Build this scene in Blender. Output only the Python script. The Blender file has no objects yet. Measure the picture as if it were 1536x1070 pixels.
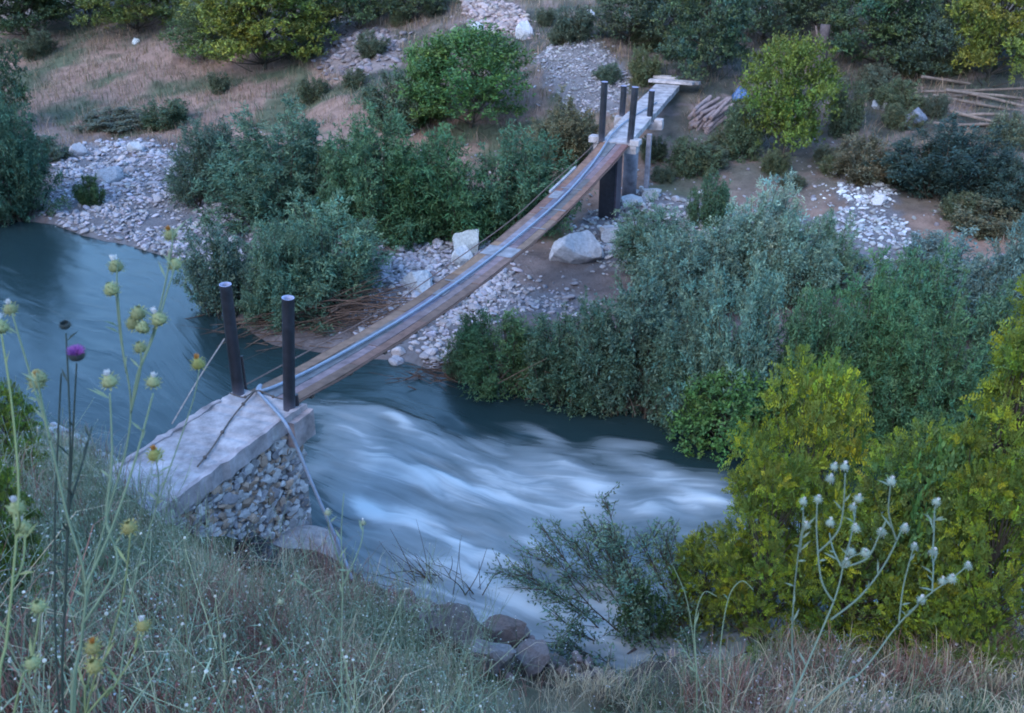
import bpy, math, random
import numpy as np
from mathutils import Vector, Matrix

S = bpy.context.scene
COL = S.collection
F, TH, CZ = 1500.0, math.radians(26.2), 10.6
sT, cT = math.sin(TH), math.cos(TH)
RN = np.random.RandomState

# ------------------------------------------------------------------ noise
def _h(ix, iy, s):
    n = (ix.astype(np.int64) * 374761393 + iy.astype(np.int64) * 668265263 + s * 974634777) & 0x7fffffff
    n = ((n ^ (n >> 13)) * 1274126177) & 0x7fffffff
    n = (n ^ (n >> 16)) & 0xffff
    return n / 65535.0
def vn(x, y, s=0):
    x = np.asarray(x, float); y = np.asarray(y, float)
    ix, iy = np.floor(x), np.floor(y)
    fx, fy = x - ix, y - iy
    fx = fx * fx * (3 - 2 * fx); fy = fy * fy * (3 - 2 * fy)
    a, b = _h(ix, iy, s), _h(ix + 1, iy, s)
    c, d = _h(ix, iy + 1, s), _h(ix + 1, iy + 1, s)
    return (a + (b - a) * fx) * (1 - fy) + (c + (d - c) * fx) * fy
def fbm(x, y, s=0, o=4):
    t, a, n = 0, .5, 0
    x = np.asarray(x, float); y = np.asarray(y, float)
    for k in range(o):
        t = t + a * vn(x * 2 ** k + 17.3 * k, y * 2 ** k - 9.1 * k, s + k); n += a; a *= .5
    return t / n
def smooth(a, b, x):
    t = np.clip((np.asarray(x, float) - a) / (b - a), 0, 1)
    return t * t * (3 - 2 * t)

# ------------------------------------------------------------------ terrain
FARS = np.array([(-60, 58), (-40, 46), (-25, 37.5), (-17, 31.6), (-14.9, 31.0), (-9, 27), (-7.3, 23.6), (-5.8, 21.8), (-3.3, 21.2), (-2.4, 21.0),
                 (-.7, 19.9), (1.2, 19.1), (3.25, 18.4), (4.7, 17.8), (9, 16.8), (20, 13), (40, 7), (70, -4)], float)
NEARS = np.array([(-60, 46), (-40, 35), (-17, 23.4), (-9.3, 17.8), (-6, 15.4), (-3.8, 13.9), (-2.5, 13.0), (-1.2, 12.3), (.4, 11.3), (1.7, 11.0),
                  (4, 11.7), (8, 12.1), (14, 10.5), (25, 6.5), (45, -1), (70, -14)], float)
def yf(x): return np.interp(x, FARS[:, 0], FARS[:, 1]) + .25 * (vn(np.asarray(x) * 1.1, 0, 5) - .5)
def yn(x): return np.interp(x, NEARS[:, 0], NEARS[:, 1]) + .3 * (vn(np.asarray(x) * 1.3, 3, 6) - .5)
def g2(x, y, cx, cy, r): return np.exp(-((x - cx) ** 2 + (y - cy) ** 2) / (r * r))
def H(x, y):
    x = np.asarray(x, float); y = np.asarray(y, float)
    df = (y - yf(x)) * .88
    dn = (yn(x) - y) * .88
    zn = np.interp(dn, [0, .35, 1.2, 3, 5, 8, 11, 14, 24, 40], [-.12, .45, 1.15, 2.3, 3.9, 6.5, 9.1, 9.6, 12, 24])
    zf = np.interp(df, [0, .5, 4, 10, 14, 20, 27, 33, 50, 90], [-.12, .12, .28, .55, 1.05, 2.4, 4.3, 7.5, 18, 44])
    mid = np.minimum(-dn, -df)
    bed = -.12 - np.minimum(np.maximum(np.minimum(-dn, -df), 0) * .5, 1.0)
    z = np.where(df > 0, zf, np.where(dn > 0, zn, bed))
    nn = np.where(dn > 0, np.minimum(dn, 1), np.where(df > 0, np.minimum(df * .5, 1), 0))
    z = z + nn * ((fbm(x * .45, y * .45, 11) - .5) * .5 + (fbm(x * 2.1, y * 2.1, 12, 3) - .5) * .22)
    z = z + smooth(20, 34, df) * (fbm(x * .12, y * .12, 21) - .5) * 5
    # terrace that carries the far end of the walkway, spoil heap behind it, fill behind the abutment
    z = z + .55 * g2(x, y, 6.3, 40, 3.2) + 1.15 * g2(x, y, 2.9, 43.4, 2.3) + .55 * g2(x, y, -5.3, 10.9, 1.3)
    lipm = smooth(-1.6, -.4, x) * (1 - smooth(2.0, 3.2, x)) * (1 - smooth(1.2, 2.4, dn)) * smooth(0, .3, dn)
    z = z + lipm * ((vn(x * 2.3, y * 2.3, 91) - .4) * .7 + (vn(x * 6, y * 6, 92) - .5) * .25)
    # rubble apron beside the abutment, rocky lip of the near bank
    z = z + .35 * g2(x, y, -2.9, 12.3, .7)
    return z
def Hs(x, y): return float(H(np.array([x]), np.array([y]))[0])
def ray(px, py):
    u, v = (px - 768) / F, (py - 535) / F
    return np.array([u, cT - v * sT, -sT - v * cT])
def hit(px, py):
    """the point of the ground seen at a place in the photograph"""
    d = ray(px, py)
    t = np.linspace(3, 110, 4000)
    P = d[None] * t[:, None] + np.array([0, 0, CZ])
    below = P[:, 2] < H(P[:, 0], P[:, 1])
    i = int(np.argmax(below)) if below.any() else 3999
    p = P[i]
    return np.array([p[0], p[1], Hs(p[0], p[1])])
def at_z(px, py, z):
    d = ray(px, py); t = (z - CZ) / d[2]
    return np.array([d[0] * t, d[1] * t, z])
def at_y(px, py, y):
    d = ray(px, py); t = y / d[1]
    return np.array([d[0] * t, y, CZ + d[2] * t])
def at_d(px, py, depth):
    d = ray(px, py)
    return d * depth + np.array([0, 0, CZ])
def in_poly(x, y, poly):
    r = np.zeros(len(x), bool); n = len(poly); j = n - 1
    for i in range(n):
        xi, yi = poly[i]; xj, yj = poly[j]
        c = ((yi > y) != (yj > y)) & (x < (xj - xi) * (y - yi) / ((yj - yi) or 1e-9) + xi)
        r ^= c; j = i
    return r
def poly_soft(x, y, poly, amp=.5, s=3):
    dx = (fbm(x * .9, y * .9, s, 3) - .5) * 2 * amp; dy = (fbm(x * .9, y * .9, s + 9, 3) - .5) * 2 * amp
    return in_poly(x + dx, y + dy, poly).astype(float)
def wpoly(pix): return [tuple(hit(*p)[:2]) for p in pix]

# ------------------------------------------------------------------ meshes
class MB:
    def __init__(s): s.V, s.Fc, s.C, s.n = [], [], [], 0
    def add(s, v, faces, col=(1, 1, 1)):
        v = np.asarray(v, float).reshape(-1, 3)
        for f in (faces if isinstance(faces, list) else [faces]):
            f = np.asarray(f, np.int64)
            if f.size: s.Fc.append(f + s.n)
        c = np.asarray(col, float)
        if c.ndim == 1: c = np.repeat(c[None], len(v), 0)
        s.V.append(v); s.C.append(c); s.n += len(v)
    def mesh(s, name, mat, smooth=False):
        me = bpy.data.meshes.new(name)
        V = np.concatenate(s.V); C = np.concatenate(s.C)
        me.vertices.add(len(V)); me.vertices.foreach_set('co', V.astype(np.float32).ravel())
        nl = sum(f.size for f in s.Fc); npol = sum(len(f) for f in s.Fc)
        me.loops.add(nl); me.polygons.add(npol)
        me.loops.foreach_set('vertex_index', np.concatenate([f.ravel() for f in s.Fc]).astype(np.int32))
        tot = np.concatenate([np.full(len(f), f.shape[1], np.int32) for f in s.Fc])
        st = np.concatenate([[0], np.cumsum(tot)[:-1]]).astype(np.int32)
        me.polygons.foreach_set('loop_start', st); me.polygons.foreach_set('loop_total', tot)
        me.polygons.foreach_set('use_smooth', np.full(npol, smooth, bool))
        a = me.color_attributes.new('col', 'FLOAT_COLOR', 'POINT')
        a.data.foreach_set('color', np.concatenate([C, np.ones((len(C), 1))], 1).astype(np.float32).ravel())
        me.update(); me.validate()
        if mat: me.materials.append(mat)
        return me
    # shapes
    def box(s, o, ax, ay, az, col=(1, 1, 1)):
        """box centred at o with half-axis vectors ax, ay, az"""
        o, ax, ay, az = map(lambda q: np.asarray(q, float), (o, ax, ay, az))
        v = [o + i * ax + j * ay + k * az for k in (-1, 1) for j in (-1, 1) for i in (-1, 1)]
        f = [(0, 2, 3, 1), (4, 5, 7, 6), (0, 1, 5, 4), (2, 6, 7, 3), (0, 4, 6, 2), (1, 3, 7, 5)]
        s.add(v, np.array(f), col)
    def tube(s, P, R, k=6, col=(1, 1, 1), cap=True):
        P = np.asarray(P, float); m = len(P); R = np.broadcast_to(np.asarray(R, float), (m,))
        T = np.gradient(P, axis=0); T /= np.linalg.norm(T, axis=1)[:, None] + 1e-12
        ref = np.array([0, 0, 1.]) if abs(T[:, 2]).mean() < .8 else np.array([1., 0, 0])
        A = np.cross(T, ref); A /= np.linalg.norm(A, axis=1)[:, None] + 1e-12
        B = np.cross(T, A)
        an = np.arange(k) * 2 * math.pi / k
        V = P[:, None] + R[:, None, None] * (np.cos(an)[None, :, None] * A[:, None] + np.sin(an)[None, :, None] * B[:, None])
        i = np.arange(m - 1)[:, None] * k; j = np.arange(k)[None]; j2 = (j + 1) % k
        f = np.stack([i + j, i + j2, i + k + j2, i + k + j], -1).reshape(-1, 4)
        fs = [f]
        if cap: fs += [np.array([list(range(k))[::-1]]), np.array([[(m - 1) * k + q for q in range(k)]])]
        s.add(V.reshape(-1, 3), fs, col)
    def leaves(s, P, D, N, L, W, col):
        """rhombic leaves, folded a little: base, side, tip, side"""
        D = D / (np.linalg.norm(D, axis=1)[:, None] + 1e-9)
        X = np.cross(D, N); X /= np.linalg.norm(X, axis=1)[:, None] + 1e-9
        U = np.cross(X, D)
        L = np.broadcast_to(L, (len(P),))[:, None]; W = np.broadcast_to(W, (len(P),))[:, None]
        mid = P + D * L * .45 + U * L * .07
        V = np.stack([P, mid + X * W * .5, P + D * L, mid - X * W * .5], 1).reshape(-1, 3)
        f = np.arange(len(P) * 4).reshape(-1, 4)
        s.add(V, f, np.repeat(col, 4, 0))
def unit(a): return a / (np.linalg.norm(a, axis=-1, keepdims=True) + 1e-9)

def link(name, me, parent=None, loc=None):
    o = bpy.data.objects.new(name, me); COL.objects.link(o)
    if parent is not None: o.parent = parent
    if loc is not None: o.location = loc
    return o
def tag(o, label=None, cat=None, group=None, kind=None):
    if label: o['label'] = label
    if cat: o['category'] = cat
    if group: o['group'] = group
    if kind: o['kind'] = kind
    return o
def thing(name, label, cat, loc=(0, 0, 0), group=None):
    o = bpy.data.objects.new(name, None); COL.objects.link(o); o.location = loc
    o.empty_display_size = .1
    return tag(o, label, cat, group)

# ------------------------------------------------------------------ materials
def new_mat(name):
    m = bpy.data.materials.new(name); m.use_nodes = True
    nt = m.node_tree; return m, nt, nt.nodes['Principled BSDF']
def nd(nt, t, **k):
    n = nt.nodes.new(t)
    for a, b in k.items():
        if a in n.inputs: n.inputs[a].default_value = b
        else: setattr(n, a, b)
    return n
def mul(nt, a, b):
    m = nt.nodes.new('ShaderNodeMix'); m.data_type = 'RGBA'; m.blend_type = 'MULTIPLY'; m.inputs[0].default_value = 1
    nt.links.new(a, m.inputs[6]); nt.links.new(b, m.inputs[7]); return m.outputs[2]
def leaf_mat(name, rough=.55, trans=.3):
    m, nt, p = new_mat(name)
    oi = nd(nt, 'ShaderNodeObjectInfo'); at = nd(nt, 'ShaderNodeAttribute', attribute_name='col')
    c = mul(nt, oi.outputs['Color'], at.outputs['Color'])
    nt.links.new(c, p.inputs['Base Color']); p.inputs['Roughness'].default_value = rough
    p.inputs['Specular IOR Level'].default_value = .3
    t = nd(nt, 'ShaderNodeBsdfTranslucent'); nt.links.new(c, t.inputs['Color'])
    mx = nd(nt, 'ShaderNodeMixShader'); mx.inputs[0].default_value = trans
    nt.links.new(p.outputs[0], mx.inputs[1]); nt.links.new(t.outputs[0], mx.inputs[2])
    nt.links.new(mx.outputs[0], nt.nodes['Material Output'].inputs['Surface'])
    return m
def surf_mat(name, base, rough=.8, scale=6, amp=.5, bump=.3, bscale=None, attr=True, objcol=False, metal=0, dist=.02, spec=.4):
    """base colour x vertex colour x two-scale noise, with bump"""
    m, nt, p = new_mat(name)
    tc = nd(nt, 'ShaderNodeTexCoord')
    no = nd(nt, 'ShaderNodeTexNoise', Scale=scale, Detail=8.0, Roughness=.65)
    nt.links.new(tc.outputs['Object'], no.inputs['Vector'])
    mr = nd(nt, 'ShaderNodeMapRange'); mr.inputs[1].default_value = .3; mr.inputs[2].default_value = .7
    mr.inputs[3].default_value = 1 - amp; mr.inputs[4].default_value = 1 + amp * .7
    nt.links.new(no.outputs['Fac'], mr.inputs[0])
    rgb = nd(nt, 'ShaderNodeRGB'); rgb.outputs[0].default_value = (*base, 1)
    c = mul(nt, rgb.outputs[0], mr.outputs[0])
    if attr:
        at = nd(nt, 'ShaderNodeAttribute', attribute_name='col'); c = mul(nt, c, at.outputs['Color'])
    if objcol:
        oi = nd(nt, 'ShaderNodeObjectInfo'); c = mul(nt, c, oi.outputs['Color'])
    nt.links.new(c, p.inputs['Base Color'])
    p.inputs['Roughness'].default_value = rough; p.inputs['Metallic'].default_value = metal
    p.inputs['Specular IOR Level'].default_value = spec
    n2 = nd(nt, 'ShaderNodeTexNoise', Scale=bscale or scale * 4, Detail=8.0, Roughness=.7)
    nt.links.new(tc.outputs['Object'], n2.inputs['Vector'])
    bp = nd(nt, 'ShaderNodeBump'); bp.inputs['Strength'].default_value = bump; bp.inputs['Distance'].default_value = dist
    nt.links.new(n2.outputs['Fac'], bp.inputs['Height']); nt.links.new(bp.outputs[0], p.inputs['Normal'])
    return m
M = dict(
    leaf=leaf_mat('leaf', .55, .18), grass=leaf_mat('grass_blade', .6, .25), petal=leaf_mat('petal', .7, .2),
    ground=surf_mat('ground', (1, 1, 1), .95, 1.7, .38, .8, 11, dist=.12, spec=.1),
    stone=surf_mat('stone', (1, 1, 1), .85, 7, .35, .5, 22, objcol=True, dist=.03, spec=.25),
    gravel=surf_mat('gravel', (1, 1, 1), .9, 9, .25, .3, 30, spec=.2),
    concrete=surf_mat('concrete', (.37, .325, .33), .9, 3.2, .55, .6, 45, dist=.014, spec=.2),
    masonry=surf_mat('masonry', (1, 1, 1), .9, 8, .35, .7, 30, dist=.03, spec=.2),
    pipe=surf_mat('tarred_pipe', (.020, .021, .030), .48, 9, .5, .3, 30, dist=.01, spec=.5),
    board=surf_mat('weathered_board', (1, 1, 1), .8, 5, .4, .5, 26, dist=.015, spec=.25),
    hose=surf_mat('hose', (.22, .25, .32), .45, 14, .22, .1, 40, spec=.4),
    wire=surf_mat('rusty_wire', (.10, .075, .065), .7, 20, .4, .1),
    bark=surf_mat('bark', (.085, .068, .055), .9, 10, .45, .6, 30, spec=.15),
    plastic=surf_mat('plastic_sheet', (1, 1, 1), .3, 8, .4, .4, 16, objcol=True, dist=.03, spec=.5),
)

# ------------------------------------------------------------------ ground
GRAV = dict(
    left_bar=wpoly([(85, 230), (150, 212), (225, 215), (310, 243), (335, 300), (400, 350), (400, 420), (300, 420), (230, 402), (140, 372), (75, 343)]),
    bridge_bar=wpoly([(570, 392), (640, 358), (728, 352), (770, 420), (715, 490), (690, 560), (600, 556), (540, 500)]),
    sand_bar=wpoly([(745, 415), (800, 428), (885, 452), (870, 478), (780, 470), (700, 500)]),
    pier=wpoly([(835, 385), (880, 320), (945, 285), (1010, 292), (1090, 300), (1080, 350), (940, 410)]),
    far_heap=wpoly([(1245, 262), (1330, 258), (1345, 305), (1270, 305)]),
    far_bar=wpoly([(1050, 330), (1200, 330), (1320, 296), (1390, 370), (1260, 425), (1100, 410)]),
    mound=wpoly([(800, 90), (835, 66), (900, 70), (940, 110), (930, 170), (850, 170)]),
    rubble=wpoly([(690, 5), (780, 12), (800, 55), (715, 55)]),
    slope_rubble=wpoly([(470, 40), (590, 45), (600, 100), (520, 120), (470, 85)]),
    near_lip=wpoly([(600, 880), (700, 905), (780, 945), (960, 975), (940, 1010), (780, 1000), (640, 960)]),
    near_left=wpoly([(-40, 645), (90, 640), (230, 680), (210, 725), (60, 700), (-40, 690)]),
)
GRAV['scatter'] = [(-15.5, 33), (-8, 27.5), (-3, 22.5), (2, 20.5), (9, 18.5), (15, 24), (12, 36), (0, 36), (-12, 42)]
def grid_axis(parts): return np.unique(np.concatenate([np.arange(a, b, s) for a, b, s in parts]))
def build_ground():
    xs = grid_axis([(-130, -40, 6), (-40, -20, 1), (-20, 20, .22), (20, 40, 1), (40, 131, 6)])
    ys = grid_axis([(-40, 0, 2.5), (0, 46, .22), (46, 66, .45), (66, 131, 4)])
    X, Y = np.meshgrid(xs, ys); x, y = X.ravel(), Y.ravel()
    z = H(x, y)
    df = (y - yf(x)) * .88; dn = (yn(x) - y) * .88
    n1, n2, n3 = fbm(x * .5, y * .5, 31), fbm(x * 1.7, y * 1.7, 41), fbm(x * .2, y * .2, 51)
    def c(*a): return np.array(a)[None]
    def mix(a, b, f): return a * (1 - f[:, None]) + b * f[:, None]
    C = np.repeat(c(.20, .17, .15), len(x), 0)                                             # river bed and damp sand
    near = mix(c(.085, .10, .052), c(.24, .20, .13), smooth(.47, .62, n1))
    near = mix(near, c(.16, .10, .085), smooth(.55, .68, n2) * .7)
    near = mix(near, c(.125, .092, .078), 1 - smooth(.9, 2.3, dn + n1 - .5))
    near = mix(near, c(.34, .255, .15), g2(x, y, -3.6, 10.4, .9) * smooth(.35, .6, n2))
    C = np.where((dn > 0)[:, None], near, C)
    sand = mix(c(.205, .158, .150), c(.165, .132, .128), smooth(.4, .6, n2))
    mead = mix(c(.31, .195, .155), c(.12, .125, .08), smooth(.50, .66, n1))
    hill = mix(c(.15, .125, .10), c(.085, .085, .075), smooth(.4, .6, n1))
    hill = mix(hill, c(.23, .17, .155), smooth(.56, .66, n2))
    far = mix(sand, mead, smooth(7, 10, df + (n1 - .5) * 5))
    right = smooth(3.5, 7, x)
    far = mix(far, mix(c(.14, .125, .105), c(.19, .142, .122), smooth(.45, .6, n2)), right * smooth(10, 15, df))
    far = mix(far, hill, smooth(17, 22, df + (n3 - .5) * 6 + right * 3))
    C = np.where((df > 0)[:, None], far, C)
    for k, p in GRAV.items():
        if k == 'scatter': continue
        gc = c(.19, .175, .185)
        if k in ('rubble', 'slope_rubble'): gc = c(.25, .195, .185)
        if k == 'near_lip': gc = c(.13, .092, .08)
        C = mix(C, gc, poly_soft(x, y, p, .35))
    path = wpoly([(330, 255), (60, 190), (20, 170), (60, 205), (200, 230)])
    C = mix(C, c(.23, .17, .15), poly_soft(x, y, path, .4))
    wet = 1 - .55 * (1 - smooth(.0, .35, np.where(df > 0, df, np.where(dn > 0, dn, 9))))     # soaked margin
    C = C * wet[:, None]
    b = MB(); nx = len(xs)
    i = np.arange(len(ys) - 1)[:, None] * nx + np.arange(nx - 1)[None]
    b.add(np.stack([x, y, z], 1), np.stack([i, i + 1, i + nx + 1, i + nx], -1).reshape(-1, 4), C)
    tag(link('ground', b.mesh('ground', M['ground'], True)), kind='structure')
build_ground()

# ------------------------------------------------------------------ water
def build_water():
    m, nt, p = new_mat('river_water')
    at = nd(nt, 'ShaderNodeAttribute', attribute_name='col'); sx = nd(nt, 'ShaderNodeSeparateColor')
    nt.links.new(at.outputs['Color'], sx.inputs[0])
    uv = nd(nt, 'ShaderNodeAttribute', attribute_name='flow')
    mp = nd(nt, 'ShaderNodeMapping'); mp.inputs['Scale'].default_value = (.42, 3.4, 1); nt.links.new(uv.outputs['Vector'], mp.inputs[0])
    no = nd(nt, 'ShaderNodeTexNoise', Scale=1.0, Detail=5.0, Roughness=.55, Distortion=.9); nt.links.new(mp.outputs[0], no.inputs['Vector'])
    ad = nd(nt, 'ShaderNodeMath', operation='MULTIPLY_ADD'); ad.inputs[1].default_value = .7
    nt.links.new(no.outputs['Fac'], ad.inputs[0])
    sb = nd(nt, 'ShaderNodeMath', operation='SUBTRACT'); nt.links.new(sx.outputs[0], sb.inputs[0]); sb.inputs[1].default_value = .36
    nt.links.new(sb.outputs[0], ad.inputs[2])
    mr = nd(nt, 'ShaderNodeMapRange', interpolation_type='SMOOTHSTEP'); mr.inputs[1].default_value = .05; mr.inputs[2].default_value = 1.0
    nt.links.new(ad.outputs[0], mr.inputs[0])
    cr = nd(nt, 'ShaderNodeValToRGB'); el = cr.color_ramp.elements
    el[0].position = 0; el[0].color = (.016, .032, .034, 1); el[1].position = 1; el[1].color = (.50, .52, .53, 1)
    e = el.new(.16); e.color = (.115, .136, .142, 1); e = el.new(.55); e.color = (.205, .228, .24, 1)
    nt.links.new(mr.outputs[0], cr.inputs[0]); nt.links.new(cr.outputs[0], p.inputs['Base Color'])
    r2 = nd(nt, 'ShaderNodeMapRange'); r2.inputs[3].default_value = .22; r2.inputs[4].default_value = .8
    nt.links.new(mr.outputs[0], r2.inputs[0]); nt.links.new(r2.outputs[0], p.inputs['Roughness'])
    p.inputs['IOR'].default_value = 1.33
    bp = nd(nt, 'ShaderNodeBump'); bp.inputs['Strength'].default_value = .14; bp.inputs['Distance'].default_value = .12
    nt.links.new(no.outputs['Fac'], bp.inputs['Height']); nt.links.new(bp.outputs[0], p.inputs['Normal'])
    xs = grid_axis([(-60, -22, 1), (-22, 12, .09), (12, 70, 1)]); ts = np.linspace(0, 1, 150)
    X, Tt = np.meshgrid(xs, ts); x, t = X.ravel(), Tt.ravel()
    ks = np.ones(9) / 9
    ybase_n = np.interp(xs, NEARS[:, 0], NEARS[:, 1]) - 1.0; ybase_f = np.interp(xs, FARS[:, 0], FARS[:, 1]) + 1.0
    y = np.tile(ybase_n, len(ts)) * (1 - t) + np.tile(ybase_f, len(ts)) * t
    s = x * 1.14
    w = t * 9
    wx = s + 1.2 * (fbm(s * .5, w * .5, 61) - .5); ww = w + 1.0 * (fbm(s * .35, w * .6, 63) - .5)
    streak = fbm(wx * .45, ww * 1.7, 65, 4)
    big = fbm(wx * .32, ww * .5, 67, 3)
    chop = fbm(wx * 1.6 + 2 * big, ww * 3.2, 69, 4)
    foam = .10 + .45 * (streak - .5) + .32 * (big - .5)
    # white water where the bed is rough, slack dark water upstream and under the far bank
    act = smooth(-4.4, -2.2, x + .35 * (y - 15)) * smooth(1.0, 2.6, (yf(x) - y) * .9)
    act = act * (1 - .35 * smooth(5, 9, x))
    foam = foam * (.45 + .75 * act) + .40 * act - .16 * (1 - act) + .36 * (chop - .5) * act
    spots = [(610, 633, .8, .16, .9), (505, 640, .7, .15, .3), (830, 655, .8, .22, .7), (965, 672, .9, .28, .9), (1000, 705, 1.0, .4, .7), (930, 690, 1.4, .3, .4), (640, 692, 1.2, .2, .5), (560, 765, .5, .18, .75), (540, 660, .6, .12, .3),
             (740, 742, 1.3, .35, .5), (880, 720, 1.6, .45, .45), (1060, 740, .8, .8, .6), (810, 835, .6, .16, .6), (700, 812, .9, .16, .3), (790, 925, .6, .3, .55), (880, 935, 1, .35, .6), (950, 900, .7, .4, .5), (480, 705, .4, .2, .5),
             (750, 775, .8, .22, -.35), (760, 800, .6, .2, -.3), (860, 655, .5, .25, -.35), (700, 650, .8, .25, -.3), (1040, 690, .7, .3, -.4), (820, 880, .8, .3, -.25), (560, 720, .9, .3, -.2),
             (120, 560, 1.2, .2, .35), (60, 655, 1.5, .5, .6), (170, 680, 1.2, .45, .6), (230, 585, .8, .15, .25)]
    fd = unit(np.array([.87, -.49]))
    for px, py, la, lb, a in spots:
        c = at_z(px, py, 0); dx, dy = x - c[0], y - c[1]
        q = fd if py > 600 else unit(np.array([.8, -.6]))
        aa = dx * q[0] + dy * q[1]; bb = -dx * q[1] + dy * q[0] + .12 * np.sin(aa * 3 + px)
        lead = np.where(aa > 0, aa / (la * .45), aa / (la * 1.25))
        foam += .52 * a * np.exp(-lead ** 2 - (bb / lb) ** 2) * (.55 + .9 * streak)
    foam = np.clip(foam, -.2, 1.2)
    z = .16 * (fbm(wx * .8, ww * 1.3, 71, 3) - .5) * (.25 + act) + .06 * (chop - .5) * act + .07 * np.clip(foam, 0, 1) + .035 * (streak - .5) * (.5 + act)
    b = MB(); nx = len(xs)
    i = np.arange(len(ts) - 1)[:, None] * nx + np.arange(nx - 1)[None]
    b.add(np.stack([x, y, z], 1), np.stack([i, i + 1, i + nx + 1, i + nx], -1).reshape(-1, 4), np.stack([np.clip(foam, 0, 1)] * 3, 1))
    me = b.mesh('river', m, True)
    a = me.attributes.new('flow', 'FLOAT_VECTOR', 'POINT'); a.data.foreach_set('vector', np.stack([wx, ww, 0 * x], 1).astype(np.float32).ravel())
    tag(link('river', me), kind='structure')
build_water()

# ------------------------------------------------------------------ stones
def ico(sub):
    import bmesh
    bm = bmesh.new(); bmesh.ops.create_icosphere(bm, subdivisions=sub, radius=1)
    V = np.array([v.co[:] for v in bm.verts]); Fq = np.array([[v.index for v in f.verts] for f in bm.faces]); bm.free()
    return V, Fq
ICO = {k: ico(k) for k in (1, 2, 3, 4)}
def rock(seed, sub=3, cuts=11, rough=.06, lo=.55, hi=.9):
    r = RN(seed); V, Fq = ICO[sub]; V = V.copy()
    for _ in range(cuts):
        n = unit(r.normal(size=3)); d = r.uniform(lo, hi)
        e = np.maximum(0, V @ n - d); V -= e[:, None] * n
    V *= 1 + rough * (fbm(V[:, 0] * 3 + V[:, 2] * 2, V[:, 1] * 3 + seed, seed, 3) - .5)[:, None] * 2
    V *= r.uniform(.8, 1.2, 3) * np.array([1.1, 1, .85])
    return V, Fq
ROCKS = []
for k in range(9):
    V, Fq = rock(100 + k, 3, 9, .08, .62, .95); b = MB(); b.add(V, Fq); ROCKS.append(b.mesh('stone', M['stone']))
BIG = []
for k in range(6):
    V, Fq = rock(300 + k, 4, 13, .13, .42, .74); V = V - (V.max(0) + V.min(0)) / 2; V = V / abs(V).max(0); b = MB(); b.add(V, Fq); BIG.append(b.mesh('boulder', M['stone']))
PEB = [rock(200 + k, 2, 7, .07, .62, .92) for k in range(8)]
WST = [rock(400 + k, 2, 12, .10, .45, .8) for k in range(8)]
rr = random.Random(5)
def stone_col(r, base=(.37, .34, .365), var=.38, warm=.12):
    t = 1 + r.uniform(-var, var); w = r.uniform(-warm * .3, warm) if r.random() < .3 else 0
    return (base[0] * t * (1 + w), base[1] * t, base[2] * t * (1 - w), 1)
def poly_samples(poly, n, r):
    P = np.array(poly); lo, hi = P.min(0), P.max(0); out = np.zeros((0, 2))
    while len(out) < n:
        q = lo + r.uniform(size=(n * 3, 2)) * (hi - lo); q = q[in_poly(q[:, 0], q[:, 1], poly)]; out = np.concatenate([out, q])
    return out[:n]
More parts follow.
